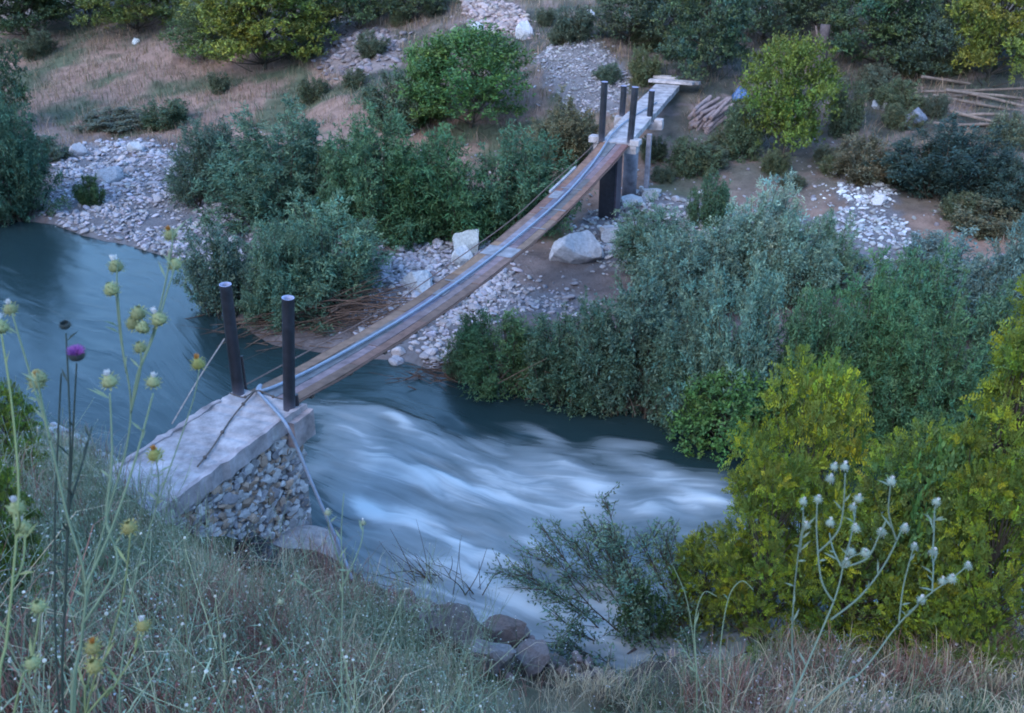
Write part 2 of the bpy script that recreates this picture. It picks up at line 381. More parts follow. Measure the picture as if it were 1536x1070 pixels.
# named boulders: pixel centre x, base y, width px, height px
for (px, py, w, h, col, lab, nm) in [
    (700, 382, 42, 38, (.40, .42, .43), 'grey boulder, tall and upright, touching the upstream edge of the plank bridge', 'boulder'),
    (627, 437, 46, 32, (.42, .43, .46), 'broad blue-grey boulder on the gravel bar beside the sagging middle of the bridge', 'boulder'),
    (693, 400, 34, 30, (.46, .46, .48), 'pale leaning stone wedged against the bridge edge below the upright boulder', 'boulder'),
    (864, 397, 80, 50, (.50, .47, .49), 'big white angular rock at the foot of the dark bridge column', 'boulder'),
    (918, 362, 46, 26, (.44, .42, .44), 'pale broken block under the dark bridge column, behind the white angular rock', 'boulder'),
    (948, 312, 36, 18, (.42, .41, .43), 'grey rock at the foot of the round concrete column', 'boulder'),
    (975, 300, 36, 18, (.40, .38, .38), 'flat grey rock just beyond the round concrete column', 'boulder'),
    (786, 62, 28, 28, (.52, .50, .53), 'large white boulder sitting alone on the far hillside below the pink rubble', 'boulder'),
    (716, 50, 22, 16, (.55, .54, .56), 'small white rock at the lower edge of the pink hillside rubble', 'boulder'),
    (884, 36, 16, 20, (.58, .57, .60), 'small upright white rock on the slope above the gravel mound', 'boulder'),
    (163, 272, 46, 20, (.30, .30, .325), 'flat blue-grey boulder with a dark shaded side above the small round bush', 'boulder'),
    (118, 238, 28, 22, (.38, .36, .385), 'pale tilted boulder at the upper edge of the pebble bar by the willow', 'boulder'),
    (203, 229, 24, 16, (.47, .46, .47), 'squat pale stone where the pebble bar meets the brown path', 'boulder'),
    (1372, 190, 46, 26, (.22, .22, .26), 'dark grey boulder on the far slope below the scattered poles', 'boulder'),
    (1320, 166, 26, 16, (.36, .35, .37), 'small grey rock upslope of the dark grey boulder on the far slope', 'boulder'),
    (1318, 310, 22, 20, (.56, .54, .57), 'bright white rock at the lower end of the white rubble heap', 'boulder'),
    (204, 68, 12, 10, (.70, .68, .66), 'single small white stone lying in the pink dry meadow', 'boulder'),
    (672, 966, 104, 50, (.135, .108, .098), 'rough brown rock with dead grass on the lip of the near bank', 'boulder'),
    (756, 972, 70, 42, (.15, .108, .095), 'rounded reddish-brown rock standing against the white water', 'boulder'),
    (735, 1003, 84, 46, (.21, .18, .175), 'grey lichen-spotted rock in front of the reddish-brown rock', 'boulder'),
    (800, 1002, 60, 40, (.18, .145, .14), 'small brown-grey rock between the spotted rock and the dark bank slab', 'boulder'),
    (895, 1006, 130, 50, (.075, .062, .065), 'long low dark rock slab at the water edge by the leafy shrub', 'boulder'),
    (845, 584, 48, 22, (.24, .22, .235), 'half-hidden grey rock in the dark hollow under the overhanging willows', 'boulder'),
    (1030, 652, 40, 24, (.2, .185, .19), 'dark wet rock at the waterline under the thicket', 'boulder'),
]:
    p = hit(px, py - h * .12); dep = (p[1] * cT + (CZ - p[2]) * sT); sc = dep / F
    o = link(nm, BIG[rr.randrange(6)], loc=p)
    wr, hr = w * sc / 2, h * sc / 2
    o.scale = (wr * 1.0, wr * rr.uniform(.7, .9), hr * 1.3)
    o.location.z = p[2] + hr * .55
    o.rotation_euler = (rr.uniform(-.12, .12), rr.uniform(-.12, .12), rr.uniform(-.5, .5) + rr.choice((0, math.pi)))
    o.color = (*col, 1)
    tag(o, lab, 'boulder')
# countable river stones
ST = [('left_bar', 118, 'pale river stone lying loose on the wide pebble bar upstream', .055, .21), ('bridge_bar', 74, 'pale river stone on the gravel spit crossed by the bridge', .06, .22),
      ('sand_bar', 17, 'stray pale stone on the brown sand downstream of the bridge', .06, .17), ('pier', 34, 'loose grey stone on the bank around the bridge columns', .06, .2),
      ('far_heap', 26, 'broken white chunk in the rubble heap below the yellow-green tree', .06, .17), ('rubble', 24, 'pinkish broken rock in the hillside rubble beside the white boulder', .09, .26)]
def put_stone(name, mesh, q, r, col, lab, cat, grp, flat=.75):
    z = Hs(q[0], q[1]); o = link(name, mesh, loc=(q[0], q[1], z + r * .28))
    o.scale = (r * rr.uniform(.85, 1.3), r * rr.uniform(.75, 1.1), r * flat * rr.uniform(.7, 1.1))
    o.rotation_euler = (rr.uniform(-.4, .4), rr.uniform(-.4, .4), rr.uniform(0, 6.28)); o.color = col
    return tag(o, lab, cat, grp)
for key, n, lab, a, bb in ST:
    r = RN(len(key) * 7 + n)
    for q in poly_samples(GRAV[key], n, r):
        base = (.37, .34, .365)
        if key == 'far_heap': base = (.60, .60, .62)
        if key == 'rubble': base = (.36, .28, .27)
        put_stone('river_stone' if 'bar' in key else 'loose_stone', ROCKS[r.randint(9)], q, a + (bb - a) * r.uniform() ** 2.2, stone_col(rr, base, .3), lab, 'stone', lab.split(' ', 1)[1])
def gravel(name, parts, seed):
    r = RN(seed); b = MB()
    for key, n, a, c, base in parts:
        Q = poly_samples(GRAV[key], n, r); Q = Q + r.normal(0, 1, (n, 2)) * np.where(r.uniform(size=(n, 1)) < .35, .5, .12)
        d = (H(Q[:, 0], Q[:, 1]) > .02) & ((fbm(Q[:, 0] * 1.2, Q[:, 1] * 1.2, seed, 3) - .44) > r.uniform(-.25, .12, n))
        Q = Q[d]; Z = H(Q[:, 0], Q[:, 1])
        for k in range(8):
            V, Fq = PEB[k]; I = np.arange(k, len(Q), 8); m = len(I)
            if not m: continue
            rad = a + (c - a) * r.uniform(size=m) ** 2.5
            an = r.uniform(0, 6.28, m); ca, sa = np.cos(an), np.sin(an)
            sc = np.stack([rad * r.uniform(.8, 1.35, m), rad * r.uniform(.7, 1.1, m), rad * r.uniform(.55, .95, m)], 1)
            W = V[None] * sc[:, None]
            X = W[..., 0] * ca[:, None] - W[..., 1] * sa[:, None]; Y = W[..., 0] * sa[:, None] + W[..., 1] * ca[:, None]
            Zz = W[..., 2] + X * r.uniform(-.4, .4, m)[:, None]
            P = np.stack([X + Q[I, 0][:, None], Y + Q[I, 1][:, None], Zz + (Z[I] + rad * .3)[:, None]], -1)
            t = np.array(base)[None] * r.uniform(.6, 1.35, m)[:, None] * (1 + np.stack([r.normal(0, .04, m), 0 * rad, r.normal(0, .04, m)], 1))
            FF = (Fq[None] + (np.arange(m) * len(V))[:, None, None]).reshape(-1, 3)
            b.add(P.reshape(-1, 3), FF, np.repeat(t, len(V), 0))
    return tag(link(name, b.mesh(name, M['gravel'])), kind='stuff')
GR = (.34, .312, .335)
gravel('gravel', [('left_bar', 6200, .03, .12, GR), ('bridge_bar', 3600, .03, .11, GR), ('sand_bar', 420, .025, .09, GR), ('pier', 1300, .03, .13, (.36, .35, .36)),
                  ('far_heap', 600, .02, .09, (.5, .5, .52)), ('far_bar', 1900, .03, .11, (.38, .37, .385)), ('mound', 2600, .02, .10, (.31, .285, .30)), ('scatter', 2600, .02, .10, (.30, .27, .285))], 9)
gravel('rubble', [('rubble', 900, .05, .2, (.33, .255, .245)), ('slope_rubble', 800, .05, .2, (.22, .18, .185)), ('near_lip', 1500, .02, .13, (.19, .14, .125)), ('near_left', 500, .04, .16, (.42, .41, .42))], 10)

# ------------------------------------------------------------------ bridge
P0 = np.array([-3.92, 13.85, 3.0]); P1 = np.array([3.18, 30.3, 3.0]); P2 = np.array([5.95, 38.9, 3.02])
LB = np.linalg.norm(P1 - P0); BD = (P1 - P0) / LB; BN = np.array([BD[1], -BD[0], 0])
WL = np.linalg.norm(P2 - P1); WD = (P2 - P1) / WL; WN = np.array([WD[1], -WD[0], 0])
UP = np.array([0, 0, 1.])
def sag(s): q = s / LB; return -.62 * 4 * q * (1 - q)
def onb(s, lat, dz=0.): return P0 + BD * s + BN * lat + UP * (sag(s) + dz)
def strip(b, s0, s1, l0, l1, dz, th, col, n=6, tw=0):
    """a board that follows the sag from s0 to s1 between lateral l0 and l1"""
    ss = np.linspace(s0, s1, n); V = []
    for k, s in enumerate(ss):
        for l, z in ((l0, dz), (l1, dz + tw), (l1, dz + tw - th), (l0, dz - th)): V.append(onb(s, l, z))
    i = np.arange(n - 1)[:, None] * 4; j = np.arange(4)[None]; j2 = (j + 1) % 4
    b.add(V, [np.stack([i + j, i + 4 + j, i + 4 + j2, i + j2], -1).reshape(-1, 4), np.array([[0, 1, 2, 3], [4 * n - 1, 4 * n - 2, 4 * n - 3, 4 * n - 4]])], col)
r = RN(4)
br = thing('footbridge', 'sagging narrow plank footbridge with rusty brown edges spanning the river', 'bridge', tuple(P0))
def child(nm, b, mat, par, smooth=False):
    me = b.mesh(nm, mat, smooth); o = link(nm, me, par)
    o.matrix_parent_inverse = Matrix.Translation(par.location).inverted() if par.parent is None else Matrix.Identity(4)
    return o
HW = .43
b = MB()
lanes = [(-HW, -.22, (.21, .115, .085)), (-.212, .055, (.165, .155, .175)), (.063, .24, (.17, .125, .13)), (.248, HW, (.20, .115, .088))]
for li, (l0, l1, c0) in enumerate(lanes):
    s = .12
    while s < LB - .15:
        e = min(s + r.uniform(1.7, 3.0), LB - .12)
        t = r.uniform(.72, 1.3); cc = np.array(c0) * t * (1 + r.normal(0, .05, 3))
        strip(b, s + .008, e - .008, l0 + r.uniform(-.012, .004), l1 + r.uniform(-.004, .012), r.uniform(-.006, .008), .045, cc, 8, r.uniform(-.008, .008)); s = e
child('deck', b, M['board'], br)
for k in range(15):
    b = MB(); s = .7 + k * 1.18; q = r.uniform(.02, .08)
    strip(b, s, s + .09, -HW + .02 - q * 0, HW - .02, -.058, .07, np.array((.12, .085, .07)) * r.uniform(.7, 1.2), 2)
    child('crossbeam', b, M['board'], br)
for s, w, l0, l1 in ((8.9, .62, -HW + .02, HW - .03), (12.4, .07, -.3, HW), (7.0, .06, -.36, -.05), (11.0, .05, -.1, HW), (14.0, .06, -.3, .3), (6.1, .35, -.2, .06), (13.2, .55, -.38, -.1)):
    b = MB(); strip(b, s, s + w, l0, l1, .018, .008, np.array((.21, .20, .215)) * r.uniform(.85, 1.15), 3)
    child('patch_plate', b, M['board'], br)
b = MB(); strip(b, 13.6, 15.6, -HW - .07, -HW - .012, .05, .06, (.36, .34, .35), 5); child('edge_board', b, M['board'], br)
for sg in (-1, 1):
    b = MB(); ss = np.linspace(-.05, LB + .05, 40)
    b.tube([onb(s, sg * (HW + .03), -.03 + .012 * math.sin(s * 3)) for s in ss], .017, 6, (1.3, .85, .7)); child('steel_cable', b, M['wire'], br)
b = MB(); ss = np.linspace(.2, LB - .3, 40)
b.tube([onb(s, -HW - .12 - .03 * math.sin(s), .07 + .06 * math.sin(s / LB * 3.14)) for s in ss], .013, 5, (1.6, 1.2, 1.1)); child('guy_cable', b, M['wire'], br)

def pipe_mb(base, top, rad, seed):
    b = MB(); rq = RN(seed); n = 14
    base, top = np.asarray(base, float), np.asarray(top, float)
    P = [base + (top - base) * t for t in np.linspace(0, 1, n)]
    C = np.ones((n, 3)) * rq.uniform(.7, 1.3, (n, 1))
    C[0] = (5, 4.6, 4.2); C[1] = (2.2, 2, 1.9)
    b.tube(P, rad, 24, np.repeat(C, 24, 0), cap=False)
    # hollow end: rim ring and inner wall
    a = unit(top - base); x = unit(np.cross(a, [0, 1, .3])); y = np.cross(a, x); k = 24; an = np.arange(k) * 2 * math.pi / k
    ring = lambda rd, h: top + a * h + rd * (np.cos(an)[:, None] * x + np.sin(an)[:, None] * y)
    V = np.concatenate([ring(rad, 0), ring(rad * 1.01, .004), ring(rad * .86, .004), ring(rad * .85, -.05)]); i = np.arange(k); i2 = (i + 1) % k
    fs = [np.stack([q * k + i, q * k + i2, q * k + k + i2, q * k + k + i], 1) for q in range(3)]
    b.add(V, fs + [np.array([list(3 * k + i)])], np.repeat(np.array([[6, 6, 6.5], [14, 14, 15], [14, 14, 15], [9, 9, 9.]]), k, 0))
    return b
# near abutment in bridge axes: s backwards negative
AD = unit(np.array([.43, .903, 0])); AN = np.array([AD[1], -AD[0], 0])
def ona(s, l, z): return P0 + AD * s + AN * l + UP * (z - 3.0)
ab = thing('bridge_abutment', 'pale concrete ramp on a rubble stone wall with two leaning dark pipes at its end', 'abutment', tuple(ona(-1.6, 0, 1)))
b = MB()
def slab(b, s0, s1, l0, l1, z0, z1, col=(1, 1, 1), n=30, wob=.015, seed=1):
    rq = RN(seed); ss = np.linspace(s0, s1, n); V = []
    for s in ss:
        e = rq.normal(0, wob, 4)
        V += [ona(s, l0 + e[0], z1 + e[2] * .6), ona(s, l1 + e[1], z1 + e[3] * .6), ona(s, l1 + e[1], z0), ona(s, l0 + e[0], z0)]
    i = np.arange(n - 1)[:, None] * 4; j = np.arange(4)[None]; j2 = (j + 1) % 4
    b.add(V, [np.stack([i + j, i + 4 + j, i + 4 + j2, i + j2], -1).reshape(-1, 4), np.array([[0, 1, 2, 3], [4 * n - 1, 4 * n - 2, 4 * n - 3, 4 * n - 4]])], col)
slab(b, -3.4, .16, -.64, .66, 2.80, 3.0, seed=2)
slab(b, -3.4, .17, .60, .68, 2.76, 3.035, (.92, .86, .86), seed=5)
slab(b, -3.4, -.3, -.67, -.58, 2.7, 3.03, (.9, .85, .85), seed=6)
child('concrete_ramp', b, M['concrete'], ab)
b = MB(); slab(b, -.30, .2, .54, .80, 2.5, 2.94, (.86, .76, .74), 6, .012, 7); child('corner_post', b, M['concrete'], ab)
# rubble wall: a mortar core with embedded stones, one part
b = MB(); slab(b, -3.3, .12, -.60, .585, -.9, 2.84, (.27, .23, .225), 12, .03, 8)
rq = RN(12)
def setstones(b, face, n, rmin, rmax):
    for _ in range(n):
        s, z = rq.uniform(-3.0, .08), rq.uniform(.2, 2.7); l = .60
        if face == 'front': s, l = .12, rq.uniform(-.55, .5)
        V, Fq = WST[rq.randint(8)]; R = rmin + (rmax - rmin) * rq.uniform() ** 1.6
        V = V * np.array([R * rq.uniform(.8, 1.7), R * .62, R * rq.uniform(.6, 1.2)])
        a = rq.uniform(-.6, .6); V = np.stack([V[:, 0] * math.cos(a) - V[:, 2] * math.sin(a), V[:, 1], V[:, 0] * math.sin(a) + V[:, 2] * math.cos(a)], 1)
        X, Y = (AD, AN) if face == 'side' else (AN, AD)
        c = ona(s, l, z) + 0 * UP
        t = rq.choice(3, p=[.5, .25, .25]); col = [(.42, .365, .36), (.38, .25, .19), (.26, .225, .235)][t]
        b.add(c + V[:, :1] * X + V[:, 1:2] * Y + V[:, 2:] * UP, Fq, np.array(col) * rq.uniform(.65, 1.4))
setstones(b, 'side', 1500, .028, .12); setstones(b, 'front', 60, .05, .15)
child('stone_wall', b, M['masonry'], ab)
b = MB(); V, Fq = rock(77, 4, 12, .12); b.add(ona(-.7, .9, .72) + V * np.array([.55, .75, .48]), Fq, (.33, .29, .285)); child('footing', b, M['masonry'], ab)
for nm, bp_, tp, sd in (('l', at_z(358, 592, 2.98), at_y(338, 427, 14.05), 1), ('r', at_z(434, 615, 2.98), at_y(432, 447, 13.55), 2)):
    pp = child('steel_pipe', pipe_mb(bp_, tp, .093, sd), M['pipe'], ab, True)
    b = MB(); q = bp_ + AD * .16 + AN * .02
    b.tube([q, q + UP * (.62 if nm == 'l' else .2)], .022 if nm == 'l' else .045, 8, (2.5, 1.6, 1.2)); child('stub_bar', b, M['pipe'], pp)

# far tower: two columns under a cap beam with two pipes
def frame_box(b, o, d, n, hx, hy, hz, col, jit=.0, seed=0): b.box(o, d * hx, n * hy, UP * hz, col)
tw = thing('bridge_tower', 'far bridge tower of dark steel column, pale cap beam and two tall dark pipes', 'tower', (P1[0], P1[1], .4))
b = MB(); frame_box(b, P1 + BD * .06 + UP * (-.14), BD, BN, .2, .68, .15, (1, 1, 1)); frame_box(b, P1 - BN * .66 + UP * .05 - BD * .05, BD, BN, .16, .16, .09, (1.1, 1.1, 1.1)); frame_box(b, P1 + BN * .62 + UP * .05, BD, BN, .17, .14, .08, (1.1, 1.1, 1.1))
child('cap_beam', b, M['concrete'], tw)
c1 = at_y(911, 338, 30.35); zb = Hs(c1[0], c1[1]) - .5
b = MB(); frame_box(b, np.array([c1[0] + .02, c1[1], (zb + 2.69) / 2]), BD, BN, .27, .25, (2.69 - zb) / 2, (1, 1, 1)); child('steel_column', b, M['pipe'], tw)
b = MB(); frame_box(b, np.array([c1[0] + .02, c1[1], (zb + 2.69) / 2]) + BN * .275, BD, BN, .25, .022, (2.68 - zb) / 2, (3.4, 2.4, 2.2)); child('side_plate', b, M['pipe'], tw)
for px, py, tx, ty, y, sd in ((902, 212, 907, 123, P1[1] + .1, 3), (945, 214, 953, 131, P1[1] - .15, 4)):
    child('steel_pipe', pipe_mb(at_y(px, py, y), at_y(tx, ty, y), .1, sd), M['pipe'], tw, True)
# walkway from the tower to the terrace
wk = thing('concrete_walkway', 'straight pale concrete walkway from the far tower to the terrace, with two shorter pipes', 'walkway', (P1[0], P1[1], 3))
b = MB(); n = 12; V = []
for k in range(n):
    o = P1 + (P2 - P1) * ((k + .35) / (n - .65)); e = r.normal(0, .012, 3); wd = .44 + .03 * k / n
    V += [o - WN * (wd + e[0]) + UP * (.03 + e[2]), o + WN * (wd + e[1]) + UP * (.03 + e[2]), o + WN * (wd + e[1]) - UP * .16, o - WN * (wd + e[0]) - UP * .16]
i = np.arange(n - 1)[:, None] * 4; j = np.arange(4)[None]; j2 = (j + 1) % 4
b.add(V, [np.stack([i + j, i + 4 + j, i + 4 + j2, i + j2], -1).reshape(-1, 4), np.array([[0, 1, 2, 3], [4 * n - 1, 4 * n - 2, 4 * n - 3, 4 * n - 4]])], (1.0, 1.0, 1.0))
child('walkway_slab', b, M['concrete'], wk)
Q = P1 + WD * 3.55
b = MB(); b.box(Q - UP * .27, WD * .16, WN * .82, UP * .1, (1.05, 1.05, 1.05)); b.box(Q + WN * .68 - UP * .11, WD * .15, WN * .13, UP * .07, (1.2, 1.2, 1.2)); b.box(Q - WN * .68 - UP * .11, WD * .15, WN * .13, UP * .07, (1.2, 1.2, 1.2)); child('cap_beam', b, M['concrete'], wk)
for px, py, tx, ty, sd in ((933, 174, 936, 129, 5), (974, 182, 978, 136, 6)):
    child('steel_pipe', pipe_mb(at_y(px, py, Q[1] + (.25 if sd == 5 else -.2)), at_y(tx, ty, Q[1] + (.25 if sd == 5 else -.2)), .1, sd), M['pipe'], wk, True)
c2 = at_y(943, 296, 31.5); zb = Hs(c2[0], c2[1]) - .4
b = MB(); b.tube([np.array([c2[0], c2[1], zb]), np.array([c2[0] + .02, c2[1] + .05, 2.82])], .23, 20, (.50, .50, .56)); child('concrete_column', b, M['concrete'], wk, True)
c3 = c2 + WN * .45 + WD * .6
b = MB(); b.box(np.array([c3[0], c3[1], (zb + 2.84) / 2]), WD * .09, WN * .07, UP * (2.83 - zb) / 2, (.8, .8, .86)); child('prop_post', b, M['concrete'], wk)
for k, (l0, l1, s, dz, t) in enumerate(((-.75, .95, .2, .10, 1.3), (-.5, 1.15, .52, .06, 1.1), (-.7, .2, .9, .13, 1.35))):
    b = MB(); o = P2 + WD * s + WN * (l0 + l1) / 2 + UP * dz
    b.box(o, WD * .14 + WN * .02, WN * (l1 - l0) / 2 - WD * .05, UP * .05, (t, t, t))
    tag(link('concrete_lintel', b.mesh('concrete_lintel', M['concrete'])), ['pale concrete bar lying across the terrace end of the walkway, lowest of three', 'long pale bar jutting sideways past the walkway end', 'short pale bar behind the other two at the terrace end of the walkway'][k], 'concrete bar')
# hose
def spline(pts, n=12):
    P = np.array([pts[0]] + list(pts) + [pts[-1]], float); out = []
    for i in range(1, len(P) - 2):
        for t in np.linspace(0, 1, n, endpoint=False):
            a, b_, c, d = P[i - 1:i + 3]
            out.append(.5 * ((2 * b_) + (-a + c) * t + (2 * a - 5 * b_ + 4 * c - d) * t * t + (-a + 3 * b_ - 3 * c + d) * t ** 3))
    out.append(P[-2]); return np.array(out)
hp = [P1 + WD * 5.5 + WN * .22 + UP * .08, P1 + WD * 2.5 - WN * .2 + UP * .08, P1 + WD * .5 - WN * .25 + UP * .09, onb(LB - .25, -.2, .1), onb(LB - 2.2, -.06, .05), onb(LB - 5, .03, .05), onb(LB * .5, .0, .05), onb(LB * .3, -.02, .05), onb(LB * .15, -.06, .05), onb(.95, -.12, .05),
      onb(.25, -.2, .06), at_z(391, 578, 3.06), at_z(386, 586, 3.05), at_z(396, 598, 3.05), at_z(418, 622, 3.06), at_z(431, 640, 3.05), at_y(446, 672, 12.95), at_y(470, 730, 12.75), at_y(494, 785, 12.55), at_y(515, 835, 12.35), at_y(528, 870, 11.9)]
b = MB(); b.tube(spline(hp, 10), .0265, 10)
tag(link('water_hose', b.mesh('water_hose', M['hose'], True)), 'long blue hose running along the footbridge and hanging over the near ramp edge', 'hose')
# wires
def wire(pts, rad, lab, nm, knots=0, col=(1, 1, 1)):
    b = MB(); P = spline(pts, 10); b.tube(P, rad, 5, col)
    for k in range(knots):
        V, Fq = ICO[1]; b.add(P[int((k + .7) * len(P) / (knots + .4))] + V * rad * 2.6, Fq, col)
    tag(link(nm, b.mesh(nm, M['wire'])), lab, 'wire')
wire([at_y(337, 508, 14.05), at_y(300, 565, 13.4), at_y(258, 636, 12.7)], .012, 'thin pale wire slanting from the leaning pipe down to the ramp side', 'guy_wire', 0, (3, 3.2, 3.4))
wire([at_z(383, 586, 3.06), at_z(350, 624, 3.03), at_z(318, 672, 3.03), at_z(296, 700, 3.04)], .013, 'thin dark knotted wire lying across the concrete ramp', 'barbed_wire', 3)
wire([at_z(345, 590, 3.06), at_z(366, 596, 3.1), at_z(386, 586, 3.08), at_z(412, 596, 3.08), at_z(432, 600, 3.07)], .012, 'coiled rusty wire tied round the foot of the leaning pipe', 'tie_wire', 2)

# ------------------------------------------------------------------ bushes and trees
def tone(r, n, lo=.6, hi=1.4, hue=.10):
    t = r.uniform(lo, hi, n)[:, None] * np.ones(3)
    k = r.normal(0, hue, n); t[:, 0] *= 1 + k; t[:, 2] *= 1 - .5 * k
    return np.clip(t, .1, 3)
def curve(a, c, n, bow, r):
    t = np.linspace(0, 1, n)[:, None]
    return a + (c - a) * t + bow[None] * (np.sin(t * math.pi)) + 0 * t
def bush_stems(seed, h, w, nst, ntw, nlf, L, W, lean=(0, 0), droop=.25, tlen=(.25, .6), low=.12, thick=.022, open_=1., twig=False, spread=.5):
    """willow-like shrub: many stems from one stool, twigs along them, narrow leaves along the twigs"""
    r = RN(seed); lf, st = MB(), MB(); lobes = r.uniform(.55, 1.2, 9)
    TP, TD, TL, TT = [], [], [], []
    for i in range(nst):
        az = r.uniform(0, 2 * math.pi); q = math.sqrt(r.uniform()) * lobes[int(az / 6.2832 * 9) % 9]
        rad = q * w / 2
        top = np.array([math.cos(az) * rad + lean[0] * h, math.sin(az) * rad + lean[1] * h, h * (1 - spread * q * q) * r.uniform(.55, 1.08)])
        base = np.array([math.cos(az), math.sin(az), 0]) * rad * .5 + np.array([r.normal(0, .05), r.normal(0, .05), -.25])
        t = np.linspace(0, 1, 7)[:, None]
        P = base + (top - base) * np.concatenate([t ** 1.1, t ** 1.1, t ** .95], 1) + np.sin(t * 5 + r.uniform(0, 6)) * r.normal(0, .06, 3)
        st.tube(P, np.linspace(thick * h / 2.5, .004, 7) * r.uniform(.6, 1.2), 4, np.array([1, 1, 1]) * r.uniform(.6, 1.3), cap=False)
        for k in range(ntw):
            tt = low + (1 - low) * r.uniform() ** .75; f = tt * 6; a = min(int(f), 5)
            o = P[a] + (P[a + 1] - P[a]) * (f - a); ax = unit(P[a + 1] - P[a])
            out = np.array([o[0] - lean[0] * h * tt, o[1] - lean[1] * h * tt, 0]); out = unit(out) if np.linalg.norm(out) > .05 else r.normal(size=3)
            TP.append(o); TD.append(unit(ax * .7 + out * .5 + r.normal(0, .5, 3) + np.array([0, 0, .15]))); TL.append(r.uniform(*tlen) * (1 - .35 * tt)); TT.append(tt)
    TP, TD, TL = np.array(TP), np.array(TD), np.array(TL); n = len(TP)
    if twig:
        for k in range(n): st.tube([TP[k], TP[k] + TD[k] * TL[k] * .6, TP[k] + TD[k] * TL[k] - UP * droop * TL[k] * .3], [.006, .004, .002], 3, (1, 1, 1), cap=False)
    u = r.uniform(.05, 1, (n, nlf)) ** .8
    P = TP[:, None] + TD[:, None] * (TL[:, None] * u)[..., None] + r.normal(0, .03 * open_, (n, nlf, 3)); P[..., 2] -= droop * TL[:, None] * u * u
    D = TD[:, None] * .8 + r.normal(0, .75, (n, nlf, 3)) - np.array([0, 0, droop * .5])
    N = r.normal(0, .6, (n, nlf, 3)) + np.array([0, 0, 1.])
    C = np.repeat(tone(r, n, .62, 1.38, .12), nlf, 0) * tone(r, n * nlf, .8, 1.22, .05)
    lf.leaves(P.reshape(-1, 3), D.reshape(-1, 3), N.reshape(-1, 3), L * r.uniform(.6, 1.25, n * nlf), W * r.uniform(.7, 1.2, n * nlf), C)
    return lf, st
def crown_lobes(seed, h, w, nl, lr, nsp, nlf, L, W, cone=0., base=.12, pin=False, slen=(.12, .3), tip=(1, 1, 1), trunk=.05, flat=.75, lean=(0, 0), rag=.3, inner=.35):
    """tree or bush of many leafy clumps carried on limbs; each clump is made of leaf sprays"""
    r = RN(seed); lf, st = MB(), MB()
    tp = np.array([lean[0] * h, lean[1] * h, h * .82])
    TR = curve(np.array([0, 0, -.3]), tp, 9, np.array([r.normal(0, .08), r.normal(0, .08), 0]) * w * .5, r)
    st.tube(TR, np.linspace(trunk, .012, 9), 8, (1, 1, 1), cap=False)
    for i in range(nl):
        zz = base + (1 - base) * ((i + .5) / nl) ** (.9); az = i * 2.39996 + r.uniform(-.5, .5)
        env = (1 - cone * zz) * (math.sqrt(max(.03, 1 - ((zz - .42) / .62) ** 2)) if cone < .4 else math.sqrt(max(.04, min(1, zz * 5))))
        q = env * (inner + (1 - inner) * math.sqrt(r.uniform())) * r.uniform(.75, 1.12) * (1 - rag * .5 + rag * 1.1 * float(vn(math.cos(az) * 1.6 + 5, math.sin(az) * 1.6 + zz * 3.5, seed)))
        c = np.array([math.cos(az) * q * (w / 2 - lr * .6) + lean[0] * h * zz, math.sin(az) * q * (w / 2 - lr * .6) + lean[1] * h * zz, zz * (h - lr * .8)])
        R = lr * r.uniform(.6, 1.25) * (1 - .45 * cone * zz)
        a = TR[min(8, max(0, int(zz * 8 * .75)))]
        st.tube(curve(a, c, 5, np.array([0, 0, -.12]) * R + r.normal(0, .05, 3), r), np.linspace(trunk * .38, .006, 5), 5, (1, 1, 1), cap=False)
        d = unit(r.normal(size=(nsp, 3))); d[:, 2] = np.where(d[:, 2] < -.35, -d[:, 2], d[:, 2])
        o = c + d * (R * r.uniform(.35, 1., nsp) ** .6)[:, None] * np.array([1, 1, flat])
        ax = unit(d * .8 + np.array([0, 0, .55]) + r.normal(0, .35, (nsp, 3)))
        sl = r.uniform(*slen, nsp); n = nsp
        nrm = unit(np.cross(ax, r.normal(size=(nsp, 3)))); nrm[:, 2] = abs(nrm[:, 2]); side = unit(np.cross(ax, nrm))
        ct = tone(r, 1, .78, 1.25, .10)[0]
        if pin:
            u = (np.arange(nlf) // 2 + .6) / (nlf / 2); sg = np.where(np.arange(nlf) % 2, 1, -1)
            P = o[:, None] + ax[:, None] * (sl[:, None] * u[None])[..., None] - UP * (.35 * sl[:, None] * (u ** 2)[None])[..., None]
            D = side[:, None] * sg[None, :, None] * .9 + ax[:, None] * .6 + r.normal(0, .18, (n, nlf, 3))
            N = np.repeat(nrm[:, None], nlf, 1) + r.normal(0, .25, (n, nlf, 3))
            fade = (1 - .35 * u)[None] * np.ones((n, 1))
        else:
            u = r.uniform(.1, 1, (n, nlf))
            P = o[:, None] + ax[:, None] * (sl[:, None] * u)[..., None] + r.normal(0, .025, (n, nlf, 3))
            D = ax[:, None] * .6 + r.normal(0, .7, (n, nlf, 3)); N = r.normal(0, .6, (n, nlf, 3)) + np.array([0, 0, 1.]); fade = np.ones((n, nlf))
        C = np.repeat(tone(r, n, .72, 1.28, .08), nlf, 0) * ct
        outer_spray = (r.uniform(size=n) < np.clip((np.linalg.norm(o - c, axis=1) / R - .45) * 1.6, .05, .85)).astype(float)     # sprays farther out in a clump are more often coloured paler and yellower
        C = C * (1 + np.repeat(outer_spray, nlf)[:, None] * (np.array(tip) - 1))
        lf.leaves(P.reshape(-1, 3), D.reshape(-1, 3), N.reshape(-1, 3), L * fade.ravel() * r.uniform(.75, 1.2, n * nlf), W * r.uniform(.8, 1.2, n * nlf), C)
    return lf, st
PROTO = {}
def proto(kind, h, w, pair):
    lf, st = pair; PROTO.setdefault(kind, []).append((h, w, lf.mesh('foliage', M['leaf']), st.mesh('stem', M['bark'], True)))
